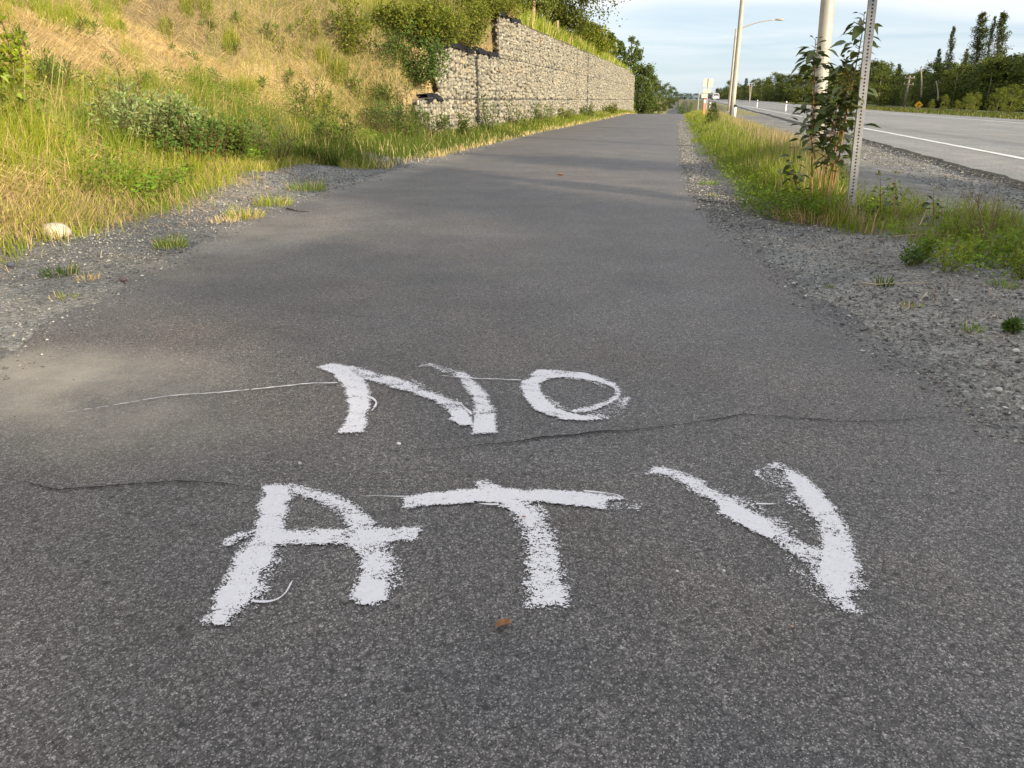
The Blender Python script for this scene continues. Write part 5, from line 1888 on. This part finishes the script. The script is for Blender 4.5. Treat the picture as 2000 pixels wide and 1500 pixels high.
# wood beyond the highway: skyline read from the photograph, two rows deep
GRP = 'leafy trees of the wood beyond the highway'
sky_x = [1395, 1420, 1450, 1480, 1510, 1540, 1570, 1600, 1640, 1680, 1715, 1730, 1752, 1775, 1800, 1825, 1850, 1880, 1910, 1940, 1965, 2000, 2060, 2120]
sky_y = [184, 172, 168, 162, 152, 147, 143, 140, 136, 138, 124, 150, 145, 138, 136, 130, 128, 126, 118, 112, 104, 100, 98, 96]
sky_d = [300, 270, 240, 215, 190, 180, 175, 175, 190, 215, 215, 215, 215, 190, 140, 125, 122, 120, 118, 115, 112, 110, 105, 100]
labs = {'broad': 'leafy green birch standing in the wood beyond the highway', 'dark': 'dark leafy alder standing in the wood beyond the highway', 'spruce': 'dark pointed spruce standing in the wood beyond the highway'}
x = 1398.0
while x < 2130:
    d_ = float(np.interp(x, sky_x, sky_d))
    yt = float(np.interp(x, sky_x, sky_y))
    kd = ['broad', 'dark', 'dark', 'broad', 'dark'][int(rng.integers(0, 5))]
    if x < 1470 and rng.uniform() < .45:
        kd = 'spruce'
    tree(kd, x, d_ * rng.uniform(.97, 1.03), yt - 4 + rng.normal(0, 6), labs[kd], GRP if kd != 'spruce' else 'spruces of the wood beyond the highway', rng.uniform(1.15, 1.6))
    x += 900 / d_ * rng.uniform(2.4, 3.4)
mass_t, mass_c = Geo(), Geo()
for mul, dy, step in ((1.10, 8, 2.2), (1.22, 14, 2.2)):           # the depth of the wood behind the front trees: reads as one mass
    x = 1400.0
    while x < 2150:
        d_ = float(np.interp(x, sky_x, sky_d)) * mul
        p = R(x, 195, d_)
        zb_ = float(ground(p[0], p[1])) - .05
        h = max(4.0, R(x, float(np.interp(x, sky_x, sky_y)) + dy + rng.normal(0, 5), d_)[2] - zb_)
        gt, gl = broad_geo(h, h * .34, 1500, 700 + int(x * 7) % 991, TDARK, .05 * h, .0, .45, 48, (.12, .10, .08))
        for src, dst in ((gt, mass_t), (gl, mass_c)):
            for V_, F_, C_ in zip(src.V, src.F, src.C):
                pass
            off_ = 0
            dst.add(np.concatenate(src.V) + [p[0], p[1], zb_], np.concatenate(src.F), np.concatenate(src.C))
        x += 900 / d_ * step
mass_c.add(np.concatenate(mass_t.V), np.concatenate(mass_t.F), np.concatenate(mass_t.C))
tag(put('woodland', mass_c.mesh('woodland', M_needle)), 'dense dark depth of the wood behind the roadside trees', 'woodland', kind='stuff')
# standouts
tree('poplar', 1838, 128, 52, 'slim pale poplar standing apart left of the tall poplar group', wide=.8, var=0)
tree('poplar', 1818, 128, 96, 'short poplar at the left foot of the slim pale poplar', wide=1.0, var=1)
tree('poplar', 1888, 126, 26, 'tallest full poplar, left one of the tall group', wide=1.5, var=1)
tree('poplar', 1911, 124, 32, 'thin poplar in the middle of the tall group', wide=.6, var=2)
tree('poplar', 1930, 124, 25, 'tall poplar at the right of the tall group', wide=1.35, var=0)
tree('poplar', 1872, 124, 95, 'low poplar at the left foot of the tall group', wide=1.0, var=2)
tree('spruce', 1746, 150, 121, 'pointed spruce rising from the wood left of the utility pole', wide=.9, var=0)
tree('broad', 1716, 122, 122, 'sunlit birch with full crown just right of the sign post', wide=1.25, var=1)
tree('broad', 1925, 112, 108, 'light green birch with pale trunk below the tall poplars', wide=1.25, var=0)
for (px, d_, yt, w_, lab) in ((1822, 88, 196, 1.1, 'low young birch just right of the yellow sign'), (1845, 84, 184, 1.0, 'young birch with twin tips, second right of the yellow sign'),
                              (1890, 80, 182, 1.3, 'spreading young birch in the middle of the far verge'), (1907, 82, 180, 1.0, 'pointed young birch in the middle of the far verge'),
                              (1950, 76, 172, 1.3, 'wide lime-green young birch right of the pointed one'), (1975, 74, 165, 1.3, 'tall lime-green young birch near the right border'),
                              (2010, 70, 150, 1.3, 'tallest lime-green young birch, cut by the right border'), (1870, 90, 205, 1.2, 'low young birch between two taller ones on the far verge')):
    tree('lime', px, d_, yt, lab, 'young birches along the far verge', w_)
# dead birch snags
for (px, yb, yt, d_, dx, lab) in ((1799, 165, 132, 121, -1, 'broken pale birch trunk standing out of the wood above the yellow sign'), (1462, 195, 165, 160, 2, 'bare pale birch snag at the left part of the wood'),
                                  (1832, 172, 158, 116, -4, 'leaning pale dead trunk in the wood')):
    p0, p1 = R(px, yb + 25, d_), R(px + dx, yt, d_)
    g = Geo().add(*tube(stem_curve(p0, p1, [.1, 0, 0]) - p0, np.linspace(.12, .06, 7), 7), (.34, .30, .24))
    g.add(*tube(np.array([(p0 * .3 + p1 * .7), p1 + [.35, 0, .1]]) - p0, [.045, .015], 5), (.35, .3, .24))
    tag(put('birch_snag', g.mesh('birch_snag', M_bark, True), None, tuple(p0)), lab, 'dead tree')
# left: beyond and above the wall
def left_tree(px, dist, topy, r_px, n, colr, ls, label, seed, low=.1, name='alder_tree', trunkc=(.15, .13, .1), clumps=70, shape=.5, pyb=None):
    p = R(px, 195, dist)
    p[2] = float(ground(p[0], p[1])) - .05
    h = R(px, topy, dist)[2] - p[2]
    gt, gl = broad_geo(h, r_px / FPX * dist, n, seed, colr, ls, low, shape, clumps, trunkc)
    return tree_from(gt, gl, name, label, 'tree', p)


left_tree(1082, 40, -120, 88, 17000, TGREEN * .9, .13, 'large leafy tree overhanging the top of the wall', 1, .12, 'birch_tree', (.3, .27, .22), 110)
left_tree(1012, 36, -90, 85, 13000, TGREEN * 1.25, .12, 'leafy tree left of the large overhanging one above the wall', 2, .05, 'birch_tree', clumps=90)
left_tree(955, 33, -90, 80, 11000, YGREEN * .7, .12, 'yellow-green tree at the top of the hill behind the wall step', 12, .05, 'birch_tree', clumps=80)
left_tree(1145, 50, 48, 40, 6000, YGREEN * .75, .15, 'yellow-green bush on the bank right of the wooden stake', 3, .02)
left_tree(1168, 58, 78, 28, 4000, YGREEN * .8, .16, 'small yellow-green bush further along the wall top', 4, .02)
left_tree(1186, 66, 66, 16, 2000, TGREEN, .18, 'thin dark sapling on the bank above the far wall end', 5, .05)
left_tree(1205, 92, 76, 17, 2600, TDARK * 1.2, .24, 'pointed tree behind the far end of the wall, leftmost of three', 6, .02, shape=.4)
left_tree(1229, 96, 68, 17, 2800, TDARK * 1.3, .24, 'tallest pointed tree behind the far end of the wall', 7, .02, shape=.36)
left_tree(1241, 100, 80, 16, 2600, TDARK * 1.3, .24, 'pointed tree behind the far end of the wall, rightmost of three', 8, .02, shape=.38)
left_tree(1256, 98, 120, 26, 5500, TDARK * 1.35, .24, 'rounded dark bush past the far end of the wall', 9, .01)
left_tree(1247, 86, 150, 26, 4500, TDARK * 1.3, .2, 'low dark bush hugging the end of the wall', 13, .0)
left_tree(1272, 130, 150, 18, 3500, TDARK * 1.3, .26, 'small rounded bush right of the dark bush', 14, .0)
for k, (px, d_, yt, r_) in enumerate(((1288, 260, 165, 12), (1300, 270, 163, 12), (1310, 290, 168, 11), (1318, 330, 178, 9), (1337, 420, 183, 8), (1346, 430, 184, 8), (1360, 430, 186, 9), (1374, 420, 184, 9), (1386, 400, 180, 9), (1328, 450, 188, 7))):
    p = R(px, 195, d_)
    h = max(3.0, R(px, yt, d_)[2] - float(ground(p[0], p[1])))
    rt = thing('distant_tree', 'dark rounded tree far off where the path meets the sky', 'tree', (p[0], p[1], float(ground(p[0], p[1])) - .1), k * 1.3, 'far trees at the end of the path')
    rt.scale = (r_ / FPX * d_ / 2.9, r_ / FPX * d_ / 2.9, h / 10)
    mt, mc = store[('dark', k % 3)]
    put('trunk', mt, rt)
    put('crown', mc, rt)['kind'] = 'stuff'
# roadside bush at the far path bend
b = R(1336, 205, 85)
b[2] = ground(b[0], b[1])
shrub('shrub', 'dark low shrub beside the far stretch of the path', 'shrub', b, max(.8, px_h(b, 188)), .9, 10, 500, .16, .1, DGREEN * 1.4, low=.02)

# trees added out of view behind the photographer, heights set to shade the near path
g = Geo()
gtr = Geo()
for k in range(13):
    q = -.35 + 1.04 * k / 12
    bx = 15 + 23 * q + rng.normal(0, .6)
    by = -30 + 22 * q + rng.normal(0, .6)
    gt, gl = broad_geo((13.2 if q > .57 else (11.6 if q > .44 else 10.6)) + rng.normal(0, .3), 2.6, 4200, 400 + k, TGREEN, .5, .03, .42, 80)
    V = np.concatenate(gl.V)
    g.add(V + [bx, by, 0], np.concatenate(gl.F), np.concatenate(gl.C))
    V = np.concatenate(gt.V)
    g.add(V + [bx, by, 0], np.concatenate(gt.F), np.concatenate(gt.C))
tag(put('shade_trees', g.mesh('shade_trees', M_needle)), 'unseen leafy trees added behind the viewpoint to shade the near path', 'shade_trees', kind='stuff')

# ------------------------------------------------------------------ posts, poles, signs
# perforated square sign post
pbase = G(1658, 428)
pbase[2] = ground(pbase[0], pbase[1])
pd_ = math.hypot(pbase[0], pbase[1])
ptop = R(1712, -70, pd_)
axis = norm(ptop - pbase)
L_ = float(np.linalg.norm(ptop - pbase)) + .3
post = thing('sign_post', 'leaning grey perforated square steel sign post by the young poplar', 'sign post', pbase)
rz = math.radians(-3)
W2, PIT, HR = .0285, .0254, .0072
g = Geo()
ex, ey = np.array([math.cos(rz), math.sin(rz), 0]), np.array([-math.sin(rz), math.cos(rz), 0])
ex = norm(ex - axis * (ex @ axis))
ey = np.cross(axis, ex)
nm_ = int(L_ / PIT)
oc = [(HR * math.cos(t), HR * math.sin(t)) for t in (np.arange(8) + .5) * math.pi / 4]
sq = [(W2, .0127 * .41), (W2 * .41, .0127), (-W2 * .41, .0127), (-W2, .0127 * .41), (-W2, -.0127 * .41), (-W2 * .41, -.0127), (W2 * .41, -.0127), (W2, -.0127 * .41)]
crn = [(W2, .0127), (-W2, .0127), (-W2, -.0127), (W2, -.0127)]
for nx_, tx_ in ((-ey, ex), (ex, ey), (ey, -ex), (-ex, -ey)):
    for i in range(nm_):
        c = nx_ * W2 + axis * (i * PIT - .15)
        loc2 = lambda a, b_, dd=0.0: c + tx_ * a + axis * b_ - nx_ * dd
        V = [loc2(*p) for p in oc] + [loc2(*p) for p in sq] + [loc2(*p) for p in crn] + [loc2(p[0], p[1], .003) for p in oc]
        F = []
        for k in range(8):
            a, b_ = k, (k + 1) % 8
            F += [(a, 8 + a, 8 + b_), (a, 8 + b_, b_)]
            F += [(a, b_, 20 + b_), (a, 20 + b_, 20 + a)]
        F += [(8, 16, 9), (10, 17, 11), (12, 18, 13), (14, 19, 15)]
        g.add(V, F)
put('square_tube', g.mesh('square_tube', M_galv), post)
g = Geo()
w3 = W2 - .0032
cs4 = [ex * w3 + ey * w3, -ex * w3 + ey * w3, -ex * w3 - ey * w3, ex * w3 - ey * w3]
V = [c - axis * .1 for c in cs4] + [c + axis * (L_ - .2) for c in cs4]
F = [f for k in range(4) for f in ((k, (k + 1) % 4, 4 + (k + 1) % 4), (k, 4 + (k + 1) % 4, 4 + k))]
put('inner_sleeve', g.add(V, F).mesh('inner_sleeve', M_rust), post)


def lamp_pole(px, pyb, dist, hgt_, r0, r1, label, lean_px=0, arm=None):
    b = R(px, 195, dist)
    b[2] = float(ground(b[0], b[1]))
    rt = thing('street_light', label, 'street light', b)
    top = np.array([lean_px, 0, hgt_])
    n = 12
    t = np.linspace(0, 1, n)[:, None]
    put('pole', Geo().add(*tube(top * t, np.linspace(r0, r1, n), 14)).mesh('pole', M_pole, True), rt)
    put('base_plate', Geo().add(*box((0, 0, .04), (r0 * 4, r0 * 4, .06), 0, .01)).mesh('base_plate', M_galv), rt)
    if arm:
        ax, az = arm
        tt = np.linspace(0, 1, 10)
        P = np.stack([ax * tt, 0 * tt, hgt_ - .15 + az * (1 - (1 - tt) ** 2)], 1)
        put('arm', Geo().add(*tube(P, np.linspace(.055, .035, 10), 8)).mesh('arm', M_pole, True), rt)
        V, F = IV1 * [.38, .17, .085] + np.array([ax + .3, 0, hgt_ - .15 + az + .02]), IF1
        put('lamp_head', Geo().add(V, F).mesh('lamp_head', M_pole, True), rt)
    return rt


lamp_pole(1604, 285, 15.5, 9.5, .125, .085, 'thick pale street light pole behind the young poplar', -.4, (2.2, .4))
lamp_pole(1432, 222, 38, 11, .115, .085, 'tall tan street light pole rising out of the frame beyond the verge', 0, (2.4, .5))
lamp_pole(1425.5, 216, 71, R(1430, 54, 71)[2], .14, .10, 'street light with curved arm and lamp head behind the tan pole', 0, (3.0, .75))

# signs seen from behind
def sign_back(px, yt, yb, wpx, dist, pyb, label, panels=1, post_off=0.0):
    b = R(px, 195, dist)
    b[2] = float(ground(b[0], b[1]))
    rt = thing('road_sign', label, 'road sign', b, YAW)
    zt, zb_ = R(px, yt, dist)[2] - b[2], R(px, yb, dist)[2] - b[2]
    w_ = wpx / FPX * dist
    hs = (zt - zb_) / panels
    for k in range(panels):
        c = (post_off * -1 + (.2 if k else 0), .04, zb_ + hs * (k + .5))
        V, F = box(c, (w_ * (.8 if k == 0 and panels > 1 else 1), .012, hs - .05), 0, .004)
        put('sign_panel', Geo().add(V, F).mesh('sign_panel', M_signback), rt)
    put('post', Geo().add(*box((0, 0, zt / 2), (.07, .05, zt), 0, .006)).mesh('post', M_galv), rt)
    return rt


sign_back(1381, 153, 171, 17, 63, 224, 'square sign seen from its blank back on a metal post', 1)
sign_back(1364.5, 173, 192, 14, 80, 215, 'two-panel sign seen from behind, left of the square one', 2, -.55)
# orange marker post with pale top band
b = R(1377, 195, 41)
b[2] = float(ground(b[0], b[1]))
rt = thing('marker_post', 'orange flat marker post in the grass below the square sign', 'marker post', b, YAW)
hm = R(1377, 193, 41)[2] - b[2]
put('blade', Geo().add(*box((0, 0, hm / 2), (.10, .02, hm), 0, .004)).mesh('blade', M_orange), rt)
put('reflective_band', Geo().add(*box((0, -.002, hm * .86), (.102, .02, hm * .16), 0, .004)).mesh('reflective_band', M_white), rt)
# white delineators
dl = None
for (px, d_, yt, lab) in ((1388, 66, 200, 'short white delineator right of the orange marker post'), (1480, 95, 200, 'white delineator on the far verge, nearer the lamp poles'), (1537, 70, 206, 'white delineator on the far verge, closest to the young poplar'), (1797, 60, 400, None)):
    if lab is None:
        continue
    b = R(px, 195, d_)
    b[2] = float(ground(b[0], b[1]))
    rt = thing('delineator', lab, 'delineator', b, YAW)
    h = max(.8, R(px, yt, d_)[2] - b[2])
    put('stake', Geo().add(*box((0, 0, h / 2), (.09, .03, h), 0, .005)).mesh('stake', M_white), rt)
    put('reflector', Geo().add(*box((0, -.004, h * .8), (.092, .03, h * .12), 0, .003)).mesh('reflector', M_black), rt)
# white and black marker beside the tan lamp pole
b = R(1437.5, 195, 37.5)
b[2] = float(ground(b[0], b[1]))
rt = thing('hydrant_marker', 'white capped stub with black top right of the tan lamp pole', 'marker', b, YAW)
zt = R(1437, 204, 37.5)[2] - b[2]
put('stub', Geo().add(*tube(np.array([[0, 0, 0], [0, 0, zt * .84]]), [.055, .065], 10)).mesh('stub', M_white, True), rt)
put('cap', Geo().add(*tube(np.array([[0, 0, zt * .84 + .002], [0, 0, zt * .95], [0, 0, zt]]), [.075, .07, .03], 10)).mesh('cap', M_black, True), rt)
# yellow diamond warning sign with plaque
b = R(1796, 195, 118)
b[2] = float(ground(b[0], b[1]))
rt = thing('warning_sign', 'yellow diamond warning sign with small plaque at the side road', 'road sign', b, math.radians(-18))
zc = R(1796, 205, 118)[2] - b[2]
hw_ = .52
dm = np.array([(0, -.02, hw_), (hw_, -.02, 0), (0, -.02, -hw_), (-hw_, -.02, 0), (0, .0, hw_), (hw_, .0, 0), (0, .0, -hw_), (-hw_, 0, 0)]) + [0, 0, zc]
fd = [(0, 2, 1), (0, 3, 2), (4, 5, 6), (4, 6, 7)] + [f for k in range(4) for f in ((k, (k + 1) % 4, 4 + (k + 1) % 4), (k, 4 + (k + 1) % 4, 4 + k))]
put('diamond_panel', Geo().add(dm, fd).mesh('diamond_panel', M_yellow), rt)
g = Geo()
g.add(*box((-.06, -.026, zc - .08), (.07, .006, .36)))
g.add(*box((.06, -.026, zc + .08), (.24, .006, .07)))
put('arrow', g.mesh('arrow', M_black), rt)
put('plaque', Geo().add(*box((0, -.01, zc - .82), (.42, .015, .42), 0, .004)).mesh('plaque', M_yellow), rt)
put('post', Geo().add(*box((0, .03, zc / 2 + .2), (.06, .05, zc + .4), 0, .005)).mesh('post', M_galv), rt)


# utility poles and their wires
def utility(px, yt, dist, label, arms):
    b = R(px, 195, dist)
    b[2] = float(ground(b[0], b[1]))
    rt = thing('utility_pole', label, 'utility pole', b, math.radians(-20))
    h = R(px, yt, dist)[2] - b[2]
    put('pole', Geo().add(*tube(np.array([[0, 0, 0], [.04, 0, h * .5], [.1, 0, h]]), [.17, .14, .11], 9)).mesh('pole', M_greywood, True), rt)
    tips = []
    for k, z in enumerate(arms):
        o = put('crossarm', Geo().add(*box((.1, -.12, h - z), (1.3, .11, .13), 0, .015)).mesh('crossarm', M_greywood), rt)
        for xx in (-.52, .52):
            put('insulator', Geo().add(*tube(np.array([[.1 + xx, -.12, h - z + .066], [.1 + xx, -.12, h - z + .24]]), [.05, .035], 7)).mesh('insulator', M_white, True), o)
        tips.append(h - z + .24)
    return b, h


bA, hA = utility(1768, 148, 122, 'brown wooden utility pole with two crossarms before the wood', (.3, 1.1))
bB, hB = utility(1464, 164, 168, 'pale utility pole among the trees left of the young poplar', (.3,))
for k, (dz, lab) in enumerate(((-.1, 'upper overhead wire between the utility poles'), (-1.3, 'lower overhead wire between the utility poles'))):
    t = np.linspace(0, 1, 24)
    P = np.stack([bA[0] + (bB[0] - bA[0]) * t, bA[1] + (bB[1] - bA[1]) * t, bA[2] + hA + dz + (bB[2] + hB - bA[2] - hA) * t - 3.0 * t * (1 - t)], 1)
    tag(put('overhead_wire', Geo().add(*tube(P, .012, 5)).mesh('overhead_wire', M_black)), lab, 'wire')
# wooden stake on top of the wall and a second one further left
for (px, yb, yt, d_, lab) in ((1089, 66, 40, 37.5, 'pale wooden stake standing at the top edge of the wall'), (1043, 20, -4, 35, 'thin wooden stake among the leaves above the wall')):
    p = R(px, yb, d_)
    p[0] = min(p[0], float(wall_u(p[1])) - .25)
    p[2] = float(ground(p[0], p[1]))
    h = max(.5, R(px, yt, d_)[2] - p[2])
    rt = thing('wooden_stake', lab, 'stake', p)
    put('stake', Geo().add(*box((0, 0, h / 2), (.10, .06, h), .3, .006)).mesh('stake', M_wood), rt)

# ------------------------------------------------------------------ cars far down the highway
def car(px, dist, paint, label, off):
    v_ = R(px, 195, dist)[1]
    p = np.array([R(px, 195, dist)[0], v_, float(hw_z(v_)) + .03])
    rt = thing('car', label, 'car', p, YAW * .2)
    prof2 = np.array([(-2.2, .35), (-2.25, .8), (-2.1, 1.0), (-1.75, 1.62), (-1.4, 1.70), (.3, 1.68), (1.05, 1.08), (2.05, .95), (2.2, .7), (2.2, .35)])
    n = len(prof2)
    V = []
    for xx, k in ((-.9, 0), (.9, 0)):
        for y, z in prof2:
            V.append((xx * (.84 if z > 1.2 else 1), y, z))
    F = []
    for k in range(n):
        a, b_ = k, (k + 1) % n
        F += [(a, b_, n + b_), (a, n + b_, n + a)]
    for k in range(1, n - 1):
        F += [(0, k + 1, k), (n, n + k, n + k + 1)]
    put('body', Geo().add(V, F).mesh('body', paint), rt)
    put('rear_window', Geo().add([(-.72, -2.02, 1.08), (.72, -2.02, 1.08), (.66, -1.80, 1.55), (-.66, -1.80, 1.55), (-.72, -2.06, 1.08), (.72, -2.06, 1.08), (.66, -1.84, 1.55), (-.66, -1.84, 1.55)], [(4, 5, 6), (4, 6, 7), (4, 0, 5), (0, 1, 5), (7, 6, 3), (6, 2, 3)]).mesh('rear_window', M_glass), rt)
    for sx in (-1, 1):
        put('tail_lamp', Geo().add(*box((sx * .76, -2.27, .95), (.2, .04, .26), 0, .01)).mesh('tail_lamp', M_redlamp), rt)
        put('side_window', Geo().add(*box((sx * .835, -.5, 1.38), (.02, 2.1, .38), 0, .005)).mesh('side_window', M_glass), rt)
        for y in (-1.4, 1.35):
            put('wheel', Geo().add(*tube(np.array([[sx * .72, y, .34], [sx * .93, y, .34]]), [.34, .34], 14)).mesh('wheel', M_black, True), rt)
    return rt


car(1397, 245, M_carw, 'white car driving away far down the highway', 0)
car(1386, 320, M_card, 'dark car far ahead of the white car', 0)

# ------------------------------------------------------------------ rocks, leaf litter, twigs
def rock(name, px, py, wpx, c, label, flat=.62, sub=2, asp=.75, on=None):
    b = G(px, py)
    b[2] = max(0.0, float(ground(b[0], b[1])))
    dist = float((b - C0) @ FWD)
    r = wpx / 2 / FPX * dist
    V, F = ico(sub)
    nz = 1 + .10 * (np.array([vnoise(np.array([v_[0] * 1.6 + px]), np.array([v_[1] * 1.6 + v_[2]]), 3)[0] for v_ in V])[:, None] - .5) * 2
    V = V * nz * [r, r * asp, r * flat]
    rt = put(name, Geo().add(V, F, c).mesh(name, M_stone, True), None, (b[0], b[1], b[2] + r * flat * .72))
    rt.rotation_euler = (.05, .12, -.35)
    return tag(rt, label, 'stone')


rock('rock', 112, 464, 60, (.62, .54, .41), 'smooth pale round rock on the gravel at the foot of the hill', .56)
rock('pebble', 241, 549, 18, (.16, .12, .11), 'small brown pebble on the left gravel near the asphalt', .6, 1)
rock('pebble', 22, 520, 17, (.10, .11, .14), 'dark bluish stone on the gravel at the left border', .55, 1)
rock('pebble', 1984, 688, 13, (.62, .6, .55), 'white pebble highest on the right gravel', .7, 1)
rock('pebble', 1950, 764, 14, (.6, .58, .52), 'white pebble lowest on the right gravel', .7, 1)
rock('pebble', 1808, 580, 9, (.6, .58, .54), 'tiny white pebble beside a small yellowish tuft', .7, 1)
rock('pebble', 674, 1176, 16, (.20, .20, .18), 'greenish grey pebble by the right foot of the letter A', .6, 1)
rock('pebble', 1323, 1117, 7, (.7, .68, .62), 'tiny white pebble between the letters T and V', .7, 1)
rock('pebble', 1414, 1116, 7, (.7, .68, .62), 'tiny white pebble left of the foot of the letter V', .7, 1)
rock('pebble', 1547, 1225, 7, (.5, .33, .24), 'tiny pinkish pebble below the foot of the letter V', .7, 1)
rock('pebble', 1620, 1157, 7, (.72, .7, .66), 'tiny white pebble on the edge of the letter V', .7, 1)
rock('pebble', 586, 907, 8, (.62, .60, .52), 'tiny cream pebble above the letter A', .7, 1)
rock('pebble', 1658, 619, 7, (.65, .63, .58), 'tiny white pebble where the asphalt meets the right gravel', .7, 1)
rock('pebble', 779, 868, 10, (.6, .58, .54), 'small white pebble under the letter N', .5, 1)

# dead leaf: crumpled, curled sheet
def dead_leaf(px, py, wpx, label, seed, rz_, mt=None):
    b = G(px, py)
    dist = float((b - C0) @ FWD)
    L = wpx / FPX * dist
    q_ = np.random.default_rng(seed)
    nx_, ny_ = 9, 5
    V = []
    for i in range(nx_):
        t = i / (nx_ - 1)
        w_ = L * .28 * math.sin(math.pi * (t * .9 + .06)) ** .8
        for j in range(ny_):
            s = j / (ny_ - 1) * 2 - 1
            V.append((L * (t - .5), s * w_, .004 + abs(s) ** 1.5 * w_ * .7 + q_.uniform(0, .12) * w_ + .03 * L * math.sin(t * 7)))
    F = []
    for i in range(nx_ - 1):
        for j in range(ny_ - 1):
            a = i * ny_ + j
            F += [(a, a + ny_, a + 1), (a + 1, a + ny_, a + ny_ + 1)]
    o = put('dead_leaf', Geo().add(V, F).mesh('dead_leaf', mt or M_soil, True), None, (b[0], b[1], .003))
    o.rotation_euler = (0, 0, rz_)
    return tag(o, label, 'dead leaf')


dead_leaf(984, 1226, 36, 'crumpled brown dead leaf on the asphalt below the letter T', 1, .75)
M_obit = plain('orange_bark_chip', (.40, .16, .07), .7, 0, .3, 90.0)
dead_leaf(1023, 1015, 9, 'tiny orange-brown chip lying on the stem of the letter T', 2, .3, M_obit)
dead_leaf(1095, 343, 14, 'dark curled leaf on the far part of the path', 3, .1)
dead_leaf(1010, 1098, 8, 'tiny dark scrap left of the stem of the letter T', 4, .5, M_crack)


def twig(pxs, r, c, label, lift=.012):
    P = np.array([G(x, y) for x, y in pxs])
    P[:, 2] = np.maximum(ground(P[:, 0], P[:, 1]), -.01) + lift
    m_ = P[0].copy()
    t = np.linspace(0, 1, len(P))
    tt = np.linspace(0, 1, 12)
    Pc = np.stack([np.interp(tt, t, P[:, k]) for k in range(3)], 1)
    o = put('twig', Geo().add(*tube(Pc - m_, np.linspace(r, r * .5, 12), 6), c).mesh('twig', M_twig, True), None, tuple(m_))
    return tag(o, label, 'twig')


twig([(1680, 556), (1708, 560), (1745, 558), (1820, 557)], .004, (.52, .40, .28), 'long pale straw lying across the right gravel')
twig([(560, 409), (580, 415), (602, 416)], .006, (.06, .04, .035), 'short dark twig at the left edge of the asphalt')
twig([(1365, 392), (1385, 397), (1420, 399)], .004, (.07, .05, .04), 'thin dark twig at the right edge of the path')
twig([(1745, 470), (1800, 466), (1850, 468)], .004, (.4, .28, .2), 'tan stalk lying under the weeds right of the post', .03)
twig([(1880, 482), (1920, 484), (1975, 486)], .004, (.45, .33, .26), 'pinkish straw lying by the right border weeds', .03)
twig([(1793, 456), (1800, 440), (1808, 424)], .005, (.45, .33, .2), 'broken tan stalk leaning in the weeds', .05)
b0 = on_hill(305, 300)
for k, (x0, y0, x1, y1, lab) in enumerate(((305, 292, 370, 280, 'pale dead branch lying under the dark leafy shrub'), (345, 268, 355, 318, 'thin grey branch leaning at the foot of the shrub'))):
    p0, p1 = on_hill(x0, y0), on_hill(x1, y1)
    p0[2] += .12
    p1[2] += .08
    tag(put('branch', Geo().add(*tube(stem_curve([0, 0, 0], p1 - p0, [0, 0, .02]), np.linspace(.007, .004, 7), 6), (.42, .33, .22)).mesh('branch', M_twig, True), None, tuple(p0)), lab, 'branch')
